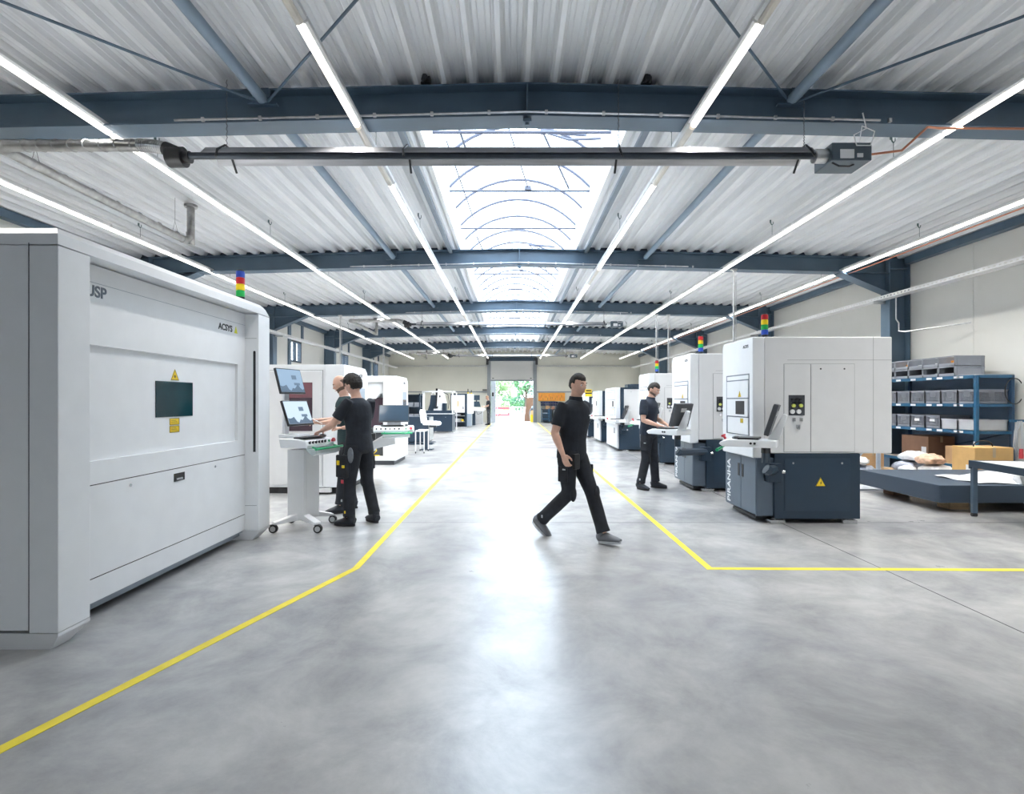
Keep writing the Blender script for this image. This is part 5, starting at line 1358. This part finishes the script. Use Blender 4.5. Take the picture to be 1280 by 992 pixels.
    # pockets and tool pouch
    if extras != 'plain':
        for sd, k in (('L', -1), ('R', 1)):
            H_, K = P['hip'+sd], P['kn'+sd]; c = lerp(H_, K, .48)
            pk = obj('thigh_pocket', MB().cbox(c+V(k*.084, .0, 0), (.018, .12, .16)), pants_m, pn, bevel=.008)
            obj('reflective_tab', MB().cbox(c+V(k*.0945, .02, .05), (.003, .035, .014)), cratel, pk)
            c = K+V(0, .068, .0); obj('knee_patch', MB().ball(c+V(0, -.008, 0), (.052, .02, .08), 12, 8), pants_m, pn, smooth=True)
            A = P['an'+sd]; obj('hem_tab', MB().cbox(lerp(K, A, .82)+V(k*.066, 0, 0), (.003, .02, .03)), yel2 if extras == 'yellow' else cratel, pn)
    # shoes
    for sd, k in (('L', -1), ('R', 1)):
        A = P['an'+sd]; K = P['kn'+sd]; yaw = R(J.get('toe'+sd, (0,))[0]) if ('toe'+sd) in J else R(-8*k*-1)
        pit = R(J['pit'+sd][0]) if 'pit'+sd in J else 0
        m = Matrix.Translation(A) @ Matrix.Rotation(yaw, 4, 'Z') @ Matrix.Rotation(pit, 4, 'X')
        az = -.095
        up = MB(m); up.loft([((0, -.075, az+.055), .034, .040), ((0, -.05, az+.062), .042, .052), ((0, .02, az+.060), .044, .052), ((0, .09, az+.045), .047, .036), ((0, .15, az+.036), .045, .026), ((0, .185, az+.030), .030, .016)], 16)
        up.loft([((0, -.03, az+.06), .045, .05), ((0, -.025, az+.13), .043, .05)], 14)
        o = obj('shoe', up, shoe_m or shoe, t, smooth=True)
        so = MB(m); pts = []
        for i in range(20):
            a = 2*PI*i/20; y = .055+.135*math.sin(a); x = .047*math.cos(a)*(1.0+.12*math.sin(a)); pts.append((x, y))
        so.prism(pts, 'z', az, az+.024); obj('sole', so, rubber if not (shoe_m is shoeg) else cratel, o)
    return t, P, HM
STAND = dict(pelvis=(0, 0, .96), chest=(0, .01, 1.27), neck=(0, .02, 1.50), head=(0, .045, 1.655), shL=(-.185, 0, 1.425), shR=(.185, 0, 1.425), hipL=(-.09, 0, .92), hipR=(.09, 0, .92))

# walking worker in the aisle
J = dict(STAND); J.update(pelvis=(0, 0, .93), chest=(0, .03, 1.24), neck=(0, .05, 1.47), head=(.0, .08, 1.615), shL=(-.17, .05, 1.39), shR=(.17, .0, 1.39),
     hipL=(-.09, .0, .89), hipR=(.09, -.0, .89), knL=(-.075, .20, .50), anL=(-.05, .36, .105), knR=(.085, .02, .49), anR=(.07, -.36, .155),
     elR=(.245, -.04, 1.12), wrR=(.245, .07, .90), elL=(-.21, -.14, 1.13), wrL=(-.17, -.18, .90), pitL=(8,), pitR=(-34,), toeL=(0,), toeR=(4,))
t, P, HM = person('walking person in black polo and dark trousers crossing the aisle in the middle', (.63, 5.56, 0), R(-132), J, tshirt, pants, 'short', curl=(.45, .5), collar=True, head_yaw=-8, head_pitch=-6, shoe_m=shoeg)
obj('chest_badge', MB().cbox((-.09, .155, 1.30), (.05, .004, .012)), paper, t)
pt = obj('hip_pouch', MB().cbox((.10, .125, .83), (.10, .03, .16)), black, t, bevel=.01)

# worker at the second machine on the right
J = dict(STAND); J.update(head=(.0, .095, 1.635), neck=(0, .045, 1.49), knL=(-.11, .05, .50), anL=(-.16, .06, .10), knR=(.10, .0, .50), anR=(.13, -.08, .10),
     elR=(.25, .02, 1.14), wrR=(.14, .24, 1.055), elL=(-.25, .05, 1.15), wrL=(-.12, .28, 1.055), toeL=(12,), toeR=(-22,))
t, P, HM = person('dark-haired bearded worker in navy polo typing at the second right-hand machine', (2.25, 8.72, 0), R(-127), J, polo, pants, 'short', collar=True, beard_on=1, head_pitch=-24, head_yaw=-4, curl=(.35, .35),
       handdir={'R': ((-.15, 1, -.15), (0, -.1, -1)), 'L': ((.15, 1, -.15), (0, -.1, -1))}, bulk=1.04)
obj('chest_badge', MB().cbox((-.09, .155, 1.33), (.05, .004, .012)), paper, t)
obj('grey_side_panel', MB().cbox((.155, -.02, .80), (.02, .12, .22)), pants2, t, bevel=.01)

# worker with black t-shirt, seen from behind at the two monitor console
J = dict(STAND); J.update(head=(-.01, .09, 1.635), neck=(0, .045, 1.49), chest=(0, .02, 1.27), knL=(-.11, .04, .50), anL=(-.13, .03, .10), knR=(.11, -.02, .50), anR=(.15, -.10, .10),
     elL=(-.27, .14, 1.18), wrL=(-.24, .36, 1.10), elR=(.24, .12, 1.17), wrR=(.08, .36, 1.12), toeL=(14,), toeR=(-18,))
t, P, HM = person('dark-haired worker in black t-shirt seen from behind at the two-monitor console', (-1.80, 6.22, 0), R(61), J, tshirt, pants, 'thick', head_pitch=-18, head_yaw=6, curl=(.4, .4), extras='yellow',
       handdir={'L': ((.15, 1, -.25), (0, -.2, -1)), 'R': ((-.3, 1, .0), (0, -.1, -1))})
pk = obj('tool_pouch', MB().cbox((-.205, .06, .70), (.035, .18, .26)), pants, t, bevel=.012)
obj('tape_measure', MB().cbox((-.228, .10, .74), (.02, .03, .05)), yel2, pk)
obj('yellow_clip', MB().cbox((-.228, .02, .70), (.02, .03, .03)), yel2, pk)
obj('grey_rag', MB().ball((-.195, -.06, .83), (.02, .045, .09), 10, 8), pants2, pk, smooth=True)
obj('red_tag', MB().cbox((-.195, .07, .52), (.01, .035, .04)), redm, pk)

# bald bearded worker
J = dict(STAND); J.update(head=(-.0, .09, 1.67), neck=(0, .045, 1.52), chest=(0, .02, 1.29), shL=(-.19, 0, 1.445), shR=(.19, 0, 1.445), knL=(-.10, .06, .50), anL=(-.12, .10, .10), knR=(.10, -.02, .50), anR=(.12, -.06, .10),
     elL=(-.25, .14, 1.19), wrL=(-.13, .36, 1.17), elR=(.25, .12, 1.19), wrR=(.12, .36, 1.20), toeL=(8,), toeR=(-12,))
t, P, HM = person('bald bearded worker in dark shirt behind his colleague, reading a white sheet', (-2.17, 6.98, 0), R(112), J, tealsh, pants, 'stubble', beard_on=1, head_pitch=-22, head_yaw=-6, curl=(.6, .6),
       handdir={'L': ((.2, 1, .1), (.2, -.1, -1)), 'R': ((-.2, 1, .1), (-.2, -.1, -1))}, bulk=1.05)
obj('chest_badge', MB().cbox((-.09, .160, 1.36), (.05, .004, .012)), paper, t)
mm = Matrix.Translation((-2.52, 6.62, 1.235)) @ Matrix.Rotation(R(20), 4, 'Z') @ Matrix.Rotation(R(28), 4, 'Y')
tag(obj('paper_sheet', MB(mm).box(-.15, .15, -.105, .105, 0, .002), paper), 'white sheet of paper held between the two workers at the console', 'paper')

# far worker by the roller door
J = dict(STAND); J.update(head=(.0, .08, 1.655), knL=(-.09, .03, .50), anL=(-.11, .03, .10), knR=(.09, -.01, .50), anR=(.11, -.04, .10),
     elL=(-.25, .05, 1.15), wrL=(-.15, .30, 1.12), elR=(.25, .05, 1.15), wrR=(.15, .30, 1.10))
t, P, HM = person('small distant worker in black t-shirt at the console beside the roller door', (-1.42, 32.0, 0), R(98), J, tshirt, M('grey_trousers', (.06, .068, .085), .85, var=.3), 'short', hairm=M('fair_hair', (.42, .26, .17), .7), head_pitch=-14, vox=.012)
# ---------------------------------------------------------------- world, camera
w = bpy.data.worlds.new('sky'); S.world = w; w.use_nodes = True
N = w.node_tree.nodes; L = w.node_tree.links
bg = N['Background']; tc = N.new('ShaderNodeTexCoord'); sp = N.new('ShaderNodeSeparateXYZ'); cr = N.new('ShaderNodeValToRGB')
L.new(tc.outputs['Generated'], sp.inputs[0]); L.new(sp.outputs['Z'], cr.inputs[0]); L.new(cr.outputs[0], bg.inputs[0])
cr.color_ramp.elements[0].position = 0; cr.color_ramp.elements[0].color = (.86, .94, 1, 1)
cr.color_ramp.elements[1].position = .8; cr.color_ramp.elements[1].color = (.72, .86, 1, 1)
bg.inputs[1].default_value = SKY
sun = bpy.data.lights.new('sun', 'SUN'); sun.energy = 1.5; sun.angle = R(12); sun.color = (1, .97, .92)
so = bpy.data.objects.new('sun', sun); COL.objects.link(so); so.rotation_euler = (R(35), R(28), R(20))
cam = bpy.data.cameras.new('camera'); cam.sensor_width = 36; cam.lens = 36*660/1280; cam.shift_y = 5/1280; cam.clip_end = 300
co = bpy.data.objects.new('camera', cam); COL.objects.link(co); co.location = (0, 0, 1.45); co.rotation_euler = (R(90), 0, 0)
S.camera = co
v = S.view_settings; v.view_transform = 'Standard'; v.look = 'None'; v.gamma = 1; v.use_curve_mapping = False; v.exposure = EXPO
S.cycles.max_bounces = 8; S.cycles.diffuse_bounces = 5; S.cycles.transparent_max_bounces = 12
S.cycles.use_denoising = True; S.cycles.sample_clamp_indirect = 8
